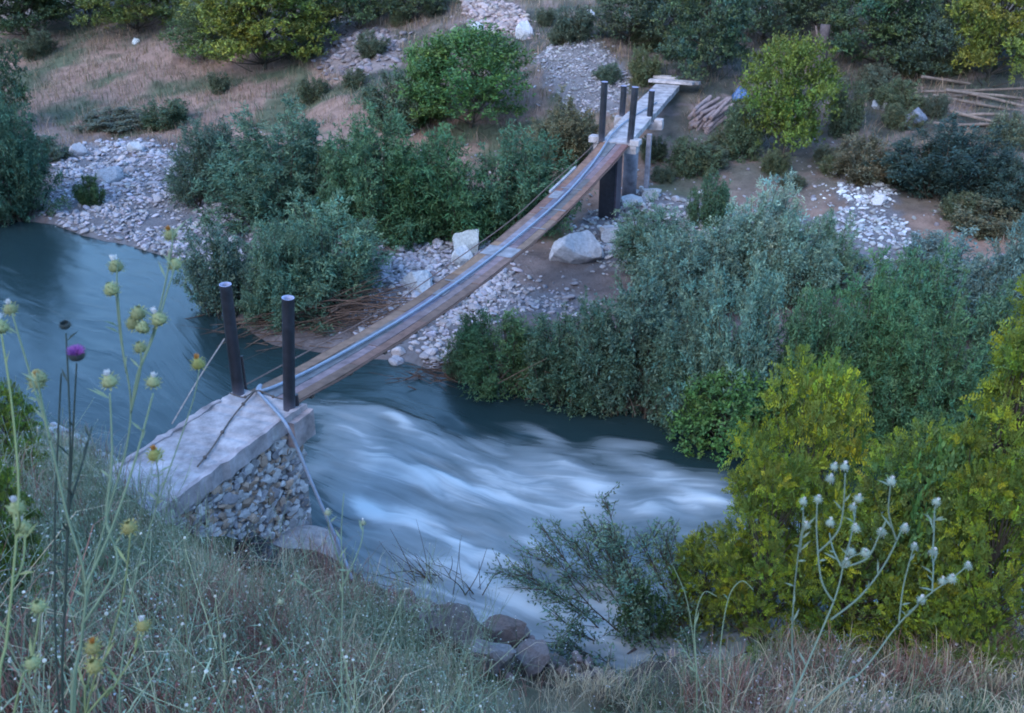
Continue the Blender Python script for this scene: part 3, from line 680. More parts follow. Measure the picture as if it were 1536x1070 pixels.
for k in range(5):
    proto('willow', 2.6, 3.0, bush_stems(500 + k, 2.6, 3.0, (84, 66, 92, 74, 60)[k], (21, 24, 18, 22, 26)[k], 15, (.115, .10, .125, .11, .095)[k], (.034, .036, .032, .035, .04)[k], low=.04, tlen=((.22, .55), (.2, .45), (.3, .7), (.22, .6), (.2, .5))[k], spread=(.72, .6, .85, .66, .8)[k], lean=((0, 0), (.1, 0), (-.08, .1), (.05, -.1), (0, .12))[k]))
for k in range(3):
    proto('shrub', 1.3, 1.7, bush_stems(520 + k, 1.3, 1.6, 60, 15, 13, .08, .032, tlen=(.15, .35), thick=.02, low=.03))
for k in range(3):
    proto('big_willow', 4.0, 5.0, bush_stems(530 + k, 4.0, 4.7, 120, 26, 16, .14, .042, tlen=(.3, .75), low=.03, spread=.72))
for k in range(3):
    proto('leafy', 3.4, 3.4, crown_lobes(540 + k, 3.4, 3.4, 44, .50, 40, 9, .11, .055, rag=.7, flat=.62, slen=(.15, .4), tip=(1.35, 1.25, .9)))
for k in range(2):
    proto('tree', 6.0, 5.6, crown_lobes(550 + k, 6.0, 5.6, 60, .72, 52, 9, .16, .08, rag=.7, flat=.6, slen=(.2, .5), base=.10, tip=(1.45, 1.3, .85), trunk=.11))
for k in range(4):
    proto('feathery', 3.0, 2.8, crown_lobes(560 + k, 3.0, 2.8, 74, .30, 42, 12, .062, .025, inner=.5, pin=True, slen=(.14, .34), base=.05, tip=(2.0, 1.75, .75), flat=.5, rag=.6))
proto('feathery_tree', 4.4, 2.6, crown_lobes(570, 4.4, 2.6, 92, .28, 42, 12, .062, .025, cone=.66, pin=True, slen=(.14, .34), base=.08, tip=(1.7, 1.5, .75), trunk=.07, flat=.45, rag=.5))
proto('sparse', 2.6, 2.6, bush_stems(580, 2.0, 3.4, 46, 22, 14, .060, .024, lean=(-.35, .05), droop=.12, tlen=(.25, .6), low=.3, thick=.018, twig=True, spread=.75))
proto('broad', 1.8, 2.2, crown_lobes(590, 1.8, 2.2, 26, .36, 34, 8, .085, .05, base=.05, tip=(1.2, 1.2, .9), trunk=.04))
USED = {}
def plant(kind, px, ytop, ybase, wpx, tint, label, cat=None, name=None, group=None, base=None, dz=0.):
    p = hit(px, ybase)
    v = (ytop - 535) / F
    for _ in range(4):                                  # stand the plant so that its middle, not its foot, is at px
        zt = CZ - p[1] * (sT + v * cT) / (cT - v * sT); hh = max(.5, zt - p[2]); zm = p[2] + hh * .5
        p[0] = (px - 768) / F * (p[1] * cT + (CZ - zm) * sT); p[2] = Hs(p[0], p[1])
    if 'willow' in kind: wpx *= 1.2
    dep = p[1] * cT + (CZ - p[2] - hh * .5) * sT
    ww = wpx * dep / F
    i = USED[kind] = USED.get(kind, -1) + 1
    h0, w0, mf, ms = PROTO[kind][i % len(PROTO[kind])]
    nm = name or {'willow': 'willow_bush', 'big_willow': 'willow_bush', 'shrub': 'shrub', 'leafy': 'bush', 'tree': 'tree', 'feathery': 'feathery_bush', 'feathery_tree': 'feathery_tree', 'sparse': 'overhanging_shrub', 'broad': 'leafy_shrub'}[kind]
    t = thing(nm, label, cat or ('tree' if 'tree' in kind else 'bush'), (p[0], p[1], p[2] + dz), group)
    q = random.Random(int(px * 7 + ytop * 13 + wpx))
    t.rotation_euler = (q.uniform(-.07, .07), q.uniform(-.07, .07), 0 if kind == 'sparse' else q.uniform(0, 6.28)); t.scale = (ww / w0, ww / w0, hh / h0)
    tr = kind in ('tree', 'feathery_tree')
    a = link('crown' if tr else 'foliage', mf, t); a.color = (*[c * 1.55 for c in tint], 1); link('trunk' if tr else 'stem', ms, t)
    return t
GG, DG, BG = (.050, .100, .040), (.026, .050, .030), (.060, .105, .075)
PALE, OLV, MID, YEL = (.105, .165, .115), (.105, .115, .024), (.048, .105, .028), (.165, .165, .022)
for a in [
    # top of the picture, far hillside
    ('tree', 30, -90, 60, 190, (.030, .048, .026), 'very dark tree at the upper corner of the dry meadow'),
    ('tree', 195, -80, 52, 170, (.060, .075, .024), 'olive tree behind the meadow between the very dark tree and the big yellowish one'),
    ('tree', 385, -70, 108, 220, (.088, .105, .026), 'big yellowish-green tree at the back of the dry meadow'),
    ('leafy', 300, 5, 92, 100, (.055, .075, .032), 'small olive bush pressed against the foot of the big yellowish-green tree'),
    ('leafy', 535, -60, 48, 120, (.040, .060, .032), 'dark bush on the slope above the purple-grey rubble'),
    ('leafy', 620, -50, 30, 110, (.050, .066, .036), 'dull bush just upslope of the mid-green bush, next to the pink rubble'),
    ('leafy', 702, 42, 190, 205, (.045, .088, .030), 'mid-green leafy bush below the pink rubble, bright on its upper side'),
    ('shrub', 640, 60, 180, 110, (.060, .115, .035), 'loose light-green shrub on the flank of the mid-green leafy bush'),
    ('leafy', 945, -30, 70, 120, (.045, .060, .042), 'grey-green bush on the slope above the gravel mound'),
    ('shrub', 915, 92, 122, 48, (.062, .085, .055), 'low scrub growing on the gravel mound'),
    ('shrub', 965, 70, 125, 60, (.075, .085, .040), 'small olive scrub behind the end of the concrete walkway'),
    ('tree', 1070, -60, 122, 150, (0.039, 0.062, 0.041), 'dark blue-green tree behind the log pile'),
    ('leafy', 1150, -40, 60, 130, (0.050, 0.068, 0.044), 'dark bush behind the grey stump'),
    ('tree', 1325, -60, 98, 170, (0.036, 0.059, 0.034), 'dark leafy tree on the slope between the stump and the corner tree'),
    ('leafy', 1385, 20, 118, 120, (.040, .060, .046), 'blue-grey bush at the foot of the dark leafy tree upslope of the poles'),
    ('tree', 1500, -70, 122, 170, (.088, .100, .022), 'yellow-green tree at the upper corner above the scattered poles'),
    ('leafy', 1183, 56, 240, 155, (.064, .088, .018), 'yellow-green tree with a rounded crown beside the grey stump', 'tree'),
    ('shrub', 1120, 150, 238, 80, (.060, .085, .045), 'grey-green shrub between the logs and the rounded yellow-green tree'),
    ('shrub', 1040, 200, 262, 90, (.062, .080, .042), 'low dull shrub on the slope below the log pile'),
    ('willow', 1440, 185, 292, 190, (.024, .042, .034), 'broad dark bush on the slope below the scattered poles'),
    ('shrub', 1350, 120, 165, 80, (.070, .085, .045), 'pale scrub upslope of the dark grey boulder'),
    ('willow', 1525, 230, 330, 110, (.034, .056, .044), 'dark shrub at the picture edge below the broad dark bush'),
    ('shrub', 1270, 120, 200, 80, (.062, .074, .040), 'thin scrub growing between the rounded tree and the grey boulder'),
    ('shrub', 1290, 200, 262, 110, (.085, .075, .045), 'dry brownish scrub just above the white rubble heap'),
    # far left
    ('big_willow', -5, 125, 325, 150, (.045, .085, .052), 'large dark willow at the water edge beside the pebble bar'),
    ('leafy', -20, 30, 190, 110, (.045, .068, .040), 'bush rising behind the large dark willow at the picture edge'),
    ('shrub', 134, 264, 306, 50, (.036, .068, .026), 'small round dark-green bush alone on the pebble bar'),
    ('shrub', 245, 150, 194, 100, (.055, .075, .040), 'low green-grey shrub in the middle of the dry meadow'),
    ('shrub', 165, 165, 186, 120, (.075, .078, .050), 'low dull scrub along the upper edge of the brown path'),
    ('big_willow', 430, 160, 330, 235, (0.061, 0.107, 0.067), 'broad grey-green willow between the brown path and the river bushes'),
    ('big_willow', 560, 165, 345, 190, (0.056, 0.107, 0.054), 'full green willow in the middle of the bushes before the mid-green leafy bush'),
    ('willow', 665, 190, 350, 170, (.042, .090, .038), 'green willow with a dark base beside the boulder and bridge'),
    ('willow', 770, 185, 345, 165, (.046, .092, .050), 'green willow whose branches almost touch the rusty bridge edge'),
    ('willow', 845, 130, 240, 100, (.090, .085, .048), 'dry olive-brown bush beside the two tower pipes'),
    ('willow', 487, 298, 448, 185, (.085, .140, .085), 'light-green willow over the tangle of dead branches'),
    ('willow', 335, 330, 480, 130, (0.071, 0.110, 0.081), 'grey-green willow at the end of the pebble bar, half over the water'),
    ('willow', 415, 320, 478, 120, (0.068, 0.115, 0.073), 'grey willow between the light-green willow and the one over the water'),
    # right, between bridge columns and thicket
    ('willow', 985, 298, 402, 118, (.078, .125, .085), 'light grey-green bush standing just past the round concrete column'),
    ('shrub', 1065, 262, 340, 70, (.045, .085, .045), 'small dark-green bush beside the loose bank stones'),
    ('willow', 1070, 330, 450, 130, (.085, .128, .095), 'pale grey-green willow behind the dark hollow of the thicket'),
    ('willow', 1150, 268, 425, 140, (.150, .205, .160), 'very pale silvery willow, tallest in front of the brown clearing'),
    ('willow', 1240, 315, 430, 90, (.095, .150, .095), 'rounded pale bush between the silvery willow and the far gravel'),
    ('willow', 752, 468, 578, 135, (.055, .100, .042), 'green willow at the tip of the gravel spit, overhanging the rapids'),
    ('willow', 850, 470, 592, 150, (0.044, 0.078, 0.046), 'dark willow with bare brown twigs beside the one overhanging the rapids'),
    ('willow', 955, 395, 604, 180, (0.059, 0.095, 0.068), 'tall dusky willow in the thicket above the dark hollow'),
    ('willow', 1045, 430, 620, 130, (.075, .120, .085), 'grey-green willow of the thicket whose shoots stand against a dark gap'),
    ('willow', 1125, 385, 640, 160, (.090, .150, .110), 'pale blue-green willow in the middle of the riverbank thicket'),
    ('broad', 1085, 560, 690, 170, (.045, .095, .032), 'leafy bright-green shrub hanging over the dark water below the thicket'),
    ('willow', 1205, 430, 640, 140, (.050, .100, .050), 'green willow of the thicket behind the topmost yellow clump'),
    ('big_willow', 1290, 385, 610, 190, (.055, .115, .050), 'big fresh-green willow between the thicket and the tall yellow tree'),
    ('willow', 1375, 365, 560, 140, (.052, .108, .055), 'green willow with a pale top behind the tall yellow tree'),
    ('willow', 1450, 345, 480, 190, (.085, .125, .110), 'blue-grey willow on the far bank beyond the tall yellow tree'),
    ('willow', 1530, 335, 520, 150, (.080, .120, .100), 'blue-grey willow cut by the picture edge above the yellow bushes'),
    ('shrub', 1390, 350, 410, 120, (.085, .120, .105), 'low blue-grey scrub at the edge of the brown clearing'),
    ('big_willow', 1400, 470, 680, 200, (.050, .100, .045), 'green willow mass behind the gap between the topmost clump and the tall yellow tree'),
    ('willow', 1500, 430, 640, 170, (.056, .100, .055), 'green willow hidden mostly by the tall yellow tree at the picture edge'),
    ('willow', 1330, 480, 660, 150, (.045, .095, .040), 'deep-green willow low in the thicket just above the near yellow bushes'),
    ('shrub', 1310, 390, 440, 130, (.085, .120, .100), 'low pale scrub on the far gravel beside the fresh-green willow'),
    ('shrub', 1480, 300, 350, 130, (.090, .085, .050), 'dry ochre scrub on the bare clearing below the dark shrub'),
    ('willow', 1010, 345, 480, 150, (.085, .130, .095), 'grey-green willow standing between the far pier rock and the dark thicket hollow'),
    ('willow', 1100, 300, 440, 130, (.110, .165, .120), 'soft pale willow leaning against the tallest silvery one'),
    ('willow', 1195, 320, 450, 130, (.105, .160, .115), 'soft pale willow below the rounded pale bush and the silvery one'),
    ('shrub', 900, 500, 600, 100, (.045, .080, .050), 'low dusky shrub in front of the loose willow at the dark hollow'),
    ('willow', 1010, 500, 640, 120, (.060, .105, .070), 'lower grey-green willow right above the dark wet rock at the waterline'),
    ('leafy', 1230, -50, 40, 110, (0.045, 0.065, 0.041), 'dark bush upslope of the stump, between the two dark trees'),
    ('leafy', 1420, -40, 60, 120, (0.050, 0.068, 0.044), 'dark bush behind the corner tree above the poles'),
    ('leafy', 1010, -30, 60, 110, (.042, .060, .042), 'dusky bush between the mound bush and the blue-green tree'),
    ('leafy', 120, -60, 40, 120, (.030, .046, .024), 'dark bush between the very dark tree and the olive tree'),
    ('leafy', 460, -20, 62, 90, (.060, .078, .030), 'olive bush at the side of the big yellowish-green tree near the rubble'),
    ('shrub', 840, 190, 238, 80, (.075, .085, .045), 'brownish-green scrub at the foot of the slope by the tower pipes'),
    ('shrub', 590, 110, 190, 110, (.062, .085, .050), 'grey-green scrub in front of the purple-grey rubble'),
    ('shrub', 860, 8, 60, 90, (.060, .075, .050), 'scrub patch on the slope between the two white rocks'),
    # near bank
    ('feathery', 1215, 545, 955, 230, (0.088, 0.116, 0.022), 'yellow-green feathery bush with the topmost bright clump near the thicket'),
    ('feathery', 1350, 640, 960, 250, (0.069, 0.100, 0.028), 'wide green-gold feathery bush in the middle of the near bushes'),
    ('feathery_tree', 1488, 395, 960, 230, (0.084, 0.116, 0.022), 'tall narrow feathery tree with a dark trunk, highest of the near plants', 'tree'),
    ('feathery', 1165, 690, 965, 190, (0.078, 0.104, 0.020), 'low olive feathery bush at the river side of the near bushes'),
    ('feathery', 1055, 790, 968, 150, (0.078, 0.100, 0.020), 'small ochre feathery bush next to the sparse overhanging shrub'),
    ('feathery', 1280, 760, 975, 230, (0.071, 0.096, 0.018), 'dense olive bush right behind the white-headed thistle'),
    ('feathery', 1425, 875, 985, 150, (0.075, 0.108, 0.024), 'small rounded bush at the front edge of the near bushes by the thistle'),
    ('feathery', 1510, 690, 985, 190, (0.078, 0.104, 0.020), 'golden feathery bush at the picture edge below the tall narrow tree'),
    ('broad', 1400, 640, 965, 180, (.060, .105, .036), 'greener bush filling the gap beneath the tall narrow tree'),
    ('sparse', 1015, 728, 975, 330, (.075, .115, .072), 'sparse thin-leaved shrub leaning out over the white water'),
    ('broad', 968, 885, 985, 95, (.034, .062, .028), 'dark leafy shrub at the root of the leaning sparse shrub'),
    ('feathery', 12, 575, 720, 100, (0.071, 0.100, 0.020), 'yellow-green shrub at the picture edge behind the purple thistle'),
    ('feathery', -10, 690, 900, 110, (0.059, 0.084, 0.020), 'dark olive shrub low at the picture edge among the thistle stalks'),
    ('willow', 300, 175, 300, 120, (.055, .085, .060), 'soft grey bush spilling over the upper edge of the pebble bar'),
    ('shrub', 600, 300, 362, 110, (.050, .095, .045), 'low green shrub at the sandy hollow behind the gravel spit'),
    ('shrub', 745, 290, 352, 90, (.045, .090, .040), 'low green shrub tucked behind the upright boulder'),
    ('willow', 905, 440, 600, 120, (.050, .085, .055), 'loose willow bridging the dark willow and the dusky tall one'),
    ('shrub', 690, 505, 572, 60, (.055, .095, .050), 'small shrub on the downstream side of the gravel spit'),
    ('shrub', 1330, 225, 268, 80, (.070, .075, .045), 'dry scrub just upslope of the white rubble heap, nearer the dark bush'),
    ('shrub', 60, 205, 240, 90, (.06, .08, .055), 'grey scrub at the edge of the large dark willow by the pale tilted boulder'),
]: plant(*a)
# scrub that nothing tells apart, scattered over the far slope
qr = random.Random(8)
for px, py in [(480, 75), (520, 120), (560, 75), (610, 30), (650, 15), (740, 75), (820, 30), (850, 55), (985, 60), (1320, 130), (1340, 180), (1300, 235), (1230, 235), (1100, 215), (1075, 240), (990, 230), (1000, 265), (1420, 100), (1400, 165), (1260, 250), (60, 75), (330, 130), (480, 140), (560, 150), (1150, 250), (1190, 275), (1380, 260), (1430, 320), (1500, 200), (1370, 105)]:
    k = qr.uniform(.7, 1.3); g = qr.uniform(.8, 1.2)
    plant('shrub', px + qr.uniform(-12, 12), py - 26 * k, py + 10 * k, 58 * k, (.070 * g, .080 * g, .050 * g * qr.uniform(.8, 1.1)), 'low dusky scrub plant dotted over the far slope', 'bush', 'scrub_plant', 'scrub dotted over the far slope')

# dead branches under the light-green willow and at other bank edges
def brush(name, lab, c, n, L, spread, seed, dirv=(1, 0, .1), mat='bark', col=(1.7, 1.15, 1.0), rad=.009, cat='branches', zup=.5):
    r = RN(seed); b = MB()
    for k in range(n):
        o = np.array(c) + r.normal(0, 1, 3) * np.array(spread); o[2] = Hs(o[0], o[1]) * (Hs(o[0], o[1]) > 0) + abs(r.normal(0, spread[2]))
        d = unit(np.array(dirv) * r.choice([-1, 1], p=[.3, .7]) + r.normal(0, .42, 3) * np.array([1, 1, zup]))
        l = L * r.uniform(.4, 1.2); t = np.linspace(0, 1, 6)[:, None]
        b.tube(o + d * l * t + np.sin(t * r.uniform(2, 5)) * r.normal(0, .1, 3) * l * .6, np.linspace(rad, rad * .3, 6) * r.uniform(.6, 1.6), 4, np.array(col) * r.uniform(.5, 1.5), cap=False)
    return tag(link(name, b.mesh(name, M[mat])), lab, cat)
brush('dead_branches', 'tangle of bare brown branches at the water edge under the light-green willow', hit(470, 482), 240, 1.9, (.95, .55, .30), 1, (1, .2, .08), rad=.013, col=(1.35, 1.05, .98))
brush('dead_branches', 'dark drift twigs caught on the gravel spit tip beside the rapids', hit(655, 570), 70, .8, (.4, .25, .1), 2, (1, -.2, .05), col=(1.1, .75, .65))
brush('dead_branches', 'thin bare twigs trailing into the dark hollow under the willows', hit(840, 590), 70, 1.2, (.9, .25, .3), 3, (.6, -.5, .5), col=(1.5, 1.2, 1.1))
brush('dead_branches', 'grey bare twigs hanging at the waterline below the pale thicket', hit(990, 615), 70, 1.2, (.7, .25, .3), 4, (.5, -.5, .6), col=(1.3, 1.2, 1.2))
brush('bare_twigs', 'bare upright twigs growing from the near bank lip in front of the water', hit(706, 925), 15, .95, (.22, .1, .03), 5, (0, 0, 1), col=(.9, .85, .7), rad=.008, zup=.2)
brush('bare_twigs', 'bunch of dark twigs slanting out of the near bank below the hose', hit(650, 905), 40, .9, (.3, .12, .03), 6, (-.8, .2, .55), col=(.9, .8, .75), rad=.008)

# ------------------------------------------------------------------ far-side objects
def log(c, d, L, rad, seed, col):
    r = RN(seed); t = np.linspace(-.5, .5, 7)[:, None]; k = 9
    b = MB(); P = d * t * L + np.sin(t * 4 + r.uniform(0, 6)) * r.normal(0, .03, 3)
    C = np.repeat((np.array(col) * r.uniform(.75, 1.25) * r.uniform(.85, 1.15, (7, 1))), k, 0)
    b.tube(P, rad * r.uniform(.88, 1.12, 7), k, C); return b.mesh('log', M['board'])
c = hit(1065, 190); d0 = unit(np.array([.62, .72, .26]))
meshes = [log(None, d0, 1.5, .075, 40 + k, (.25, .185, .18)) for k in range(5)]
for k in range(17):
    row, q = k % 4, k // 4; jx = rr.uniform(-.08, .08)
    o = link('log', meshes[k % 5]); x, y = c[0] + (q - 2) * .21 + jx + row * .05, c[1] + (q - 2) * -.14 + row * .1
    o.location = (x, y, Hs(x, y) + .1 + row * .15); o.rotation_euler = (rr.uniform(-.08, .08), rr.uniform(-.08, .08), rr.uniform(-.2, .2))
    tag(o, 'short split log in the pile beyond the walkway end', 'log', 'split log in the pile beyond the walkway end')
pm = [log(None, unit(np.array([.95, -.2, 0])), 3.4, .055, 60 + k, (.22, .165, .14)) for k in range(4)]
for k, (px, py) in enumerate([(1440, 130), (1460, 142), (1480, 150), (1430, 150), (1500, 158), (1465, 163), (1450, 178), (1475, 186), (1490, 195), (1445, 193)]):
    p = hit(px, py); o = link('pole', pm[k % 4], loc=(p[0], p[1], p[2] + .12 + .03 * (k % 3))); o.rotation_euler = (0, rr.uniform(-.12, .2), rr.uniform(-.5, .3)); sc = rr.uniform(.55, 1.1); o.scale = (sc, sc, 1)
    tag(o, 'thin bare pole lying among others on the slope above the broad dark bush', 'pole', 'bare pole lying above the broad dark bush')
# stump
p = hit(1228, 112); b = MB(); t = np.linspace(0, 1, 8)[:, None]
P = np.array([[0, 0, -.2]]) + np.array([[.05, .1, 2.1]]) * t; k = 14
b.tube(P, np.linspace(.27, .2, 8) * RN(3).uniform(.92, 1.08, 8), k, np.repeat(RN(2).uniform(.8, 1.2, (8, 1)) * np.array([[1.35, 1.35, 1.75]]), k, 0))
st = link('tree_stump', b.mesh('tree_stump', M['bark'], True), loc=p); tag(st, 'tall grey tree stump rising behind the rounded yellow-green tree', 'tree stump')
b = MB(); b.tube([np.array([.05, .03, 1.2]), np.array([-.25, .1, 1.55]), np.array([-.34, .1, 1.85])], [.07, .05, .03], 7, (2, 1.8, 2)); link('branch_stub', b.mesh('branch_stub', M['bark'], True), st)
def sheet(name, lab, cat, p, sx, sy, h, seed, col, rz=0.):
    n = 26; r = RN(seed); U, V = np.meshgrid(np.linspace(-1, 1, n), np.linspace(-1, 1, n)); u, v = U.ravel(), V.ravel()
    edge = np.clip(1.15 - np.sqrt(u * u + v * v), 0, 1)
    z = h * (edge ** .7) * (.35 + 1.1 * fbm(u * 2.2, v * 2.2, seed)) + .25 * h * (fbm(u * 6, v * 6, seed + 3) - .5)
    ang = 1 + .22 * (fbm(u * 2, v * 2, seed + 5) - .5); i = np.arange(n - 1)[:, None] * n + np.arange(n - 1)[None]
    b = MB(); b.add(np.stack([u * sx * ang, v * sy * ang, z], 1), np.stack([i, i + 1, i + n + 1, i + n], -1).reshape(-1, 4))
    o = link(name, b.mesh(name, M['plastic'], False), loc=p); o.rotation_euler = (0, 0, rz); o.color = (*col, 1)
    sm = o.modifiers.new('thickness', 'SOLIDIFY'); sm.thickness = .008
    return tag(o, lab, cat)
sheet('blue_tarp', 'small crumpled blue tarp beside the logs beyond the walkway', 'tarp', hit(1112, 150), .38, .3, .5, 3, (.03, .09, .23))
p = hit(381, 850); sheet('plastic_sheet', 'crumpled black plastic lying in dry grass below the rubble wall', 'plastic sheet', p + UP * .10, .33, .26, .42, 4, (.012, .012, .015), .4)
sheet('plastic_scrap', 'tiny bright blue scrap on the brown rock at the bank lip', 'plastic scrap', hit(674, 968) + UP * .12, .06, .05, .08, 5, (.02, .12, .35))
sheet('plastic_scrap', 'thin white scrap lying on the bank by the dark slanting twigs', 'plastic scrap', hit(622, 890) + UP * .1, .13, .06, .05, 6, (.6, .62, .68))

# ------------------------------------------------------------------ grass and wild flowers
def blades(name, X, Y, Hh, Wd, Cc, seed, lean=.5, mat='grass'):
    r = RN(seed); n = len(X); Z = H(X, Y) - .02
    az = r.uniform(0, 6.283, n); d = np.stack([np.cos(az), np.sin(az), 0 * az], 1); side = np.stack([-np.sin(az), np.cos(az), 0 * az], 1)
    ln = Hh * r.uniform(.1, lean * 1.6, n); B = np.stack([X, Y, Z], 1)
    m1 = B + d * (ln * .25)[:, None] + UP * (Hh * .5)[:, None]; m2 = B + d * (ln * .62)[:, None] + UP * (Hh * .82)[:, None]; tp = B + d * ln[:, None] + UP * (Hh * (1 - .25 * ln / Hh))[:, None]
    w = (Wd * .5)[:, None]
    V = np.stack([B - side * w, B + side * w, m1 - side * w * .85, m1 + side * w * .85, m2 - side * w * .55, m2 + side * w * .55, tp], 1).reshape(-1, 3)
    i = np.arange(n)[:, None] * 7
    b = MB(); b.add(V, [np.concatenate([i + [[0, 1, 3, 2]], i + [[2, 3, 5, 4]]]), i + [[4, 5, 6]]], np.repeat(Cc, 7, 0))
    return tag(link(name, b.mesh(name, M[mat])), kind='stuff')
def clear_mask(x, y):
    """no grass on the ramp or in the water"""
    dx, dy = x - P0[0], y - P0[1]; s = dx * AD[0] + dy * AD[1]; l = dx * AN[0] + dy * AN[1]
    bp = hit(381, 850); near_sheet = ((x - bp[0]) / .55) ** 2 + ((y - bp[1] + .55) / .95) ** 2 < 1
    return ~(near_sheet | ((s > -2.6) & (s < .4) & (abs(l) < .85)) | ((s > -2.2) & (s < .6) & (l > 0) & (l < 1.5) & (vn(x * 3, y * 3, 7) < .8)))
r = RN(71)
n = 190000
x = r.uniform(-11, 10, n); y = r.uniform(3.2, 15.5, n); dn = (yn(x) - y) * .88
n1, n2, n3 = fbm(x * .5, y * .5, 31), fbm(x * 1.7, y * 1.7, 41), fbm(x * .8, y * .8, 43)
lip = in_poly(x, y, GRAV['near_lip'])
keep = (dn > np.where(x > 1.2, .1, .55) + n2 * .9) & ((vn(x * 1.1 + 4, y * 1.1, 77) < .66) | (r.uniform(size=n) < .22)) & clear_mask(x, y) & (~lip | (r.uniform(size=n) < .12)) & (r.uniform(size=n) < .25 + 1.1 * n2) & (r.uniform(size=n) < 1.15 - dn * .045)
x, y, n1, n2, n3, dn = [q[keep] for q in (x, y, n1, n2, n3, dn)]; n = len(x)
green = np.array([.17, .21, .105]); grey = np.array([.29, .30, .215]); straw = np.array([.55, .43, .28]); rust = np.array([.27, .125, .095])
cc = np.where((r.uniform(size=n) < .5)[:, None], green, grey)
sp = np.clip((n1 - .40) * 3.6, .14, .85) + .5 * smooth(.5, .62, vn(x * .9, y * .9, 78)) * smooth(-4, -2, x) + .9 * g2(x, y, -3.6, 10.2, 1.1) + .5 * g2(x, y, -.8, 9.2, 1.2) + .15 * smooth(2.5, 4, x); sp = sp * (1 - .75 * smooth(-3.2, -4.6, x))
cc = np.where((r.uniform(size=n) < sp)[:, None], straw, cc)
cc = np.where((r.uniform(size=n) < np.clip((n3 - .53) * 5, 0, .75) + .45 * g2(x, y, -2.4, 6.6, .8))[:, None], rust, cc)
cc = cc * r.uniform(.6, 1.4, (n, 1))
blades('grass', x, y, (.08 + .50 * n2 * smooth(.25, .7, n3)) * r.uniform(.4, 1.6, n) * (1 + .5 * smooth(0, -4, x)), r.uniform(.004, .010, n), cc, 72, .8)
# dry meadow and scrubby grass of the far bank
n = 90000
x = r.uniform(-26, 24, n); y = r.uniform(21, 60, n); df = (y - yf(x)) * .88
n1, n2 = fbm(x * .5, y * .5, 31), fbm(x * 1.7, y * 1.7, 41)
gm = np.zeros(n, bool)
for k, p in GRAV.items(): gm |= in_poly(x, y, p)
dx, dy = x - P1[0], y - P1[1]; sw = dx * WD[0] + dy * WD[1]; lw = dx * WN[0] + dy * WN[1]
keep = (df > 7 + (n1 - .5) * 5 + 2 * smooth(3, 6, x)) & ~gm & ~((sw > -.5) & (sw < WL + 1.5) & (abs(lw) < .9)) & (r.uniform(size=n) < .15 + 1.2 * n2)
keep |= (df > 1.5) & (df < 9) & (n2 > .60) & ~gm & (r.uniform(size=n) < .4)
x, y, n1, n2 = [q[keep] for q in (x, y, n1, n2)]; n = len(x)
dry = np.array([.34, .235, .175]); och = np.array([.25, .165, .10]); sage = np.array([.095, .11, .065])
cc = np.where((r.uniform(size=n) < .5)[:, None], dry, och); cc = np.where((r.uniform(size=n) < np.clip((n1 - .45) * 4 + .25 * smooth(2, 6, x), .08, .85))[:, None], sage, cc) * r.uniform(.65, 1.3, (n, 1))
blades('dry_grass', x, y, (.14 + .35 * n2) * r.uniform(.6, 1.4, n), r.uniform(.014, .03, n), cc, 73, .9)

# small white flower heads and wiry weeds, too many to count
def weeds(name, seed, n, xr, yr, hr, headr, dens, headcol, stalk=(.12, .165, .095)):
    r = RN(seed); b = MB()
    x = r.uniform(*xr, n); y = r.uniform(*yr, n); dn = (yn(x) - y) * .88
    k = (dn > .9) & clear_mask(x, y) & (fbm(x * .9, y * .9, seed, 3) > dens); x, y = x[k], y[k]; z = H(x, y)
    for i in range(len(x)):
        h = r.uniform(*hr); a = r.normal(0, .22, 2) * h; o = np.array([x[i], y[i], z[i]]); tp = o + [a[0], a[1], h]; c = np.array(stalk) * r.uniform(.6, 1.4)
        bw = np.array([r.normal(0, .06), r.normal(0, .06), 0]) * h; md = (o + tp) / 2 + bw
        b.tube([o, md, tp], [.0042, .0032, .002], 3, c, cap=False); ends = [tp]
        for q in range(r.randint(1, 5)):
            t = r.uniform(.35, .9); s0 = o + (tp - o) * t + bw * 4 * t * (1 - t) * .5; e = s0 + np.array([r.normal(0, .09), r.normal(0, .09), r.uniform(.06, .2)]) * (h / .5)
            b.tube([s0, (s0 + e) / 2 + [0, 0, -.01], e], [.0026, .002, .0014], 3, c, cap=False); ends.append(e)
        for e in ends:
            if r.uniform() < .8:
                m = 6; an = np.arange(m) * 6.283 / m; R = headr * r.uniform(.55, 1.3); u = unit(r.normal(0, .45, 3) + [0, -.25, 1]); xx = unit(np.cross(u, [0, 1, .2])); yy = np.cross(u, xx)
                rim = e + R * (np.cos(an)[:, None] * xx + np.sin(an)[:, None] * yy) + u * R * .25
                b.add(np.concatenate([[e - u * R * .3], rim, [e + u * R * .55]]), [np.array([[0, 1 + (j + 1) % m, 1 + j] for j in range(m)]), np.array([[m + 1, 1 + j, 1 + (j + 1) % m] for j in range(m)])], np.array(headcol) * r.uniform(.6, 1.1))
        for q in range(r.randint(2, 6)):
            t = r.uniform(.05, .6); s0 = o + (tp - o) * t
            b.leaves(s0[None], np.array([[r.normal(0, 1), r.normal(0, 1), .6]]), np.array([[0, 0, 1.]]), r.uniform(.05, .12) * (h / .5) ** .5, .012, (c * 1.1)[None])
    return tag(link(name, b.mesh(name, M['petal'])), kind='stuff')
weeds('wildflowers', 81, 1300, (-7.5, 8), (3.6, 11), (.12, .55), .0085, .47, (.60, .57, .57))
weeds('weeds', 82, 2400, (-8, -.2), (2.2, 10.8), (.45, 1.2), .007, .40, (.46, .46, .40), (.24, .29, .19))
weeds('dry_weeds', 83, 300, (2.0, 8.5), (4.5, 9.5), (.2, .5), .016, .45, (.46, .38, .36), (.34, .24, .19))
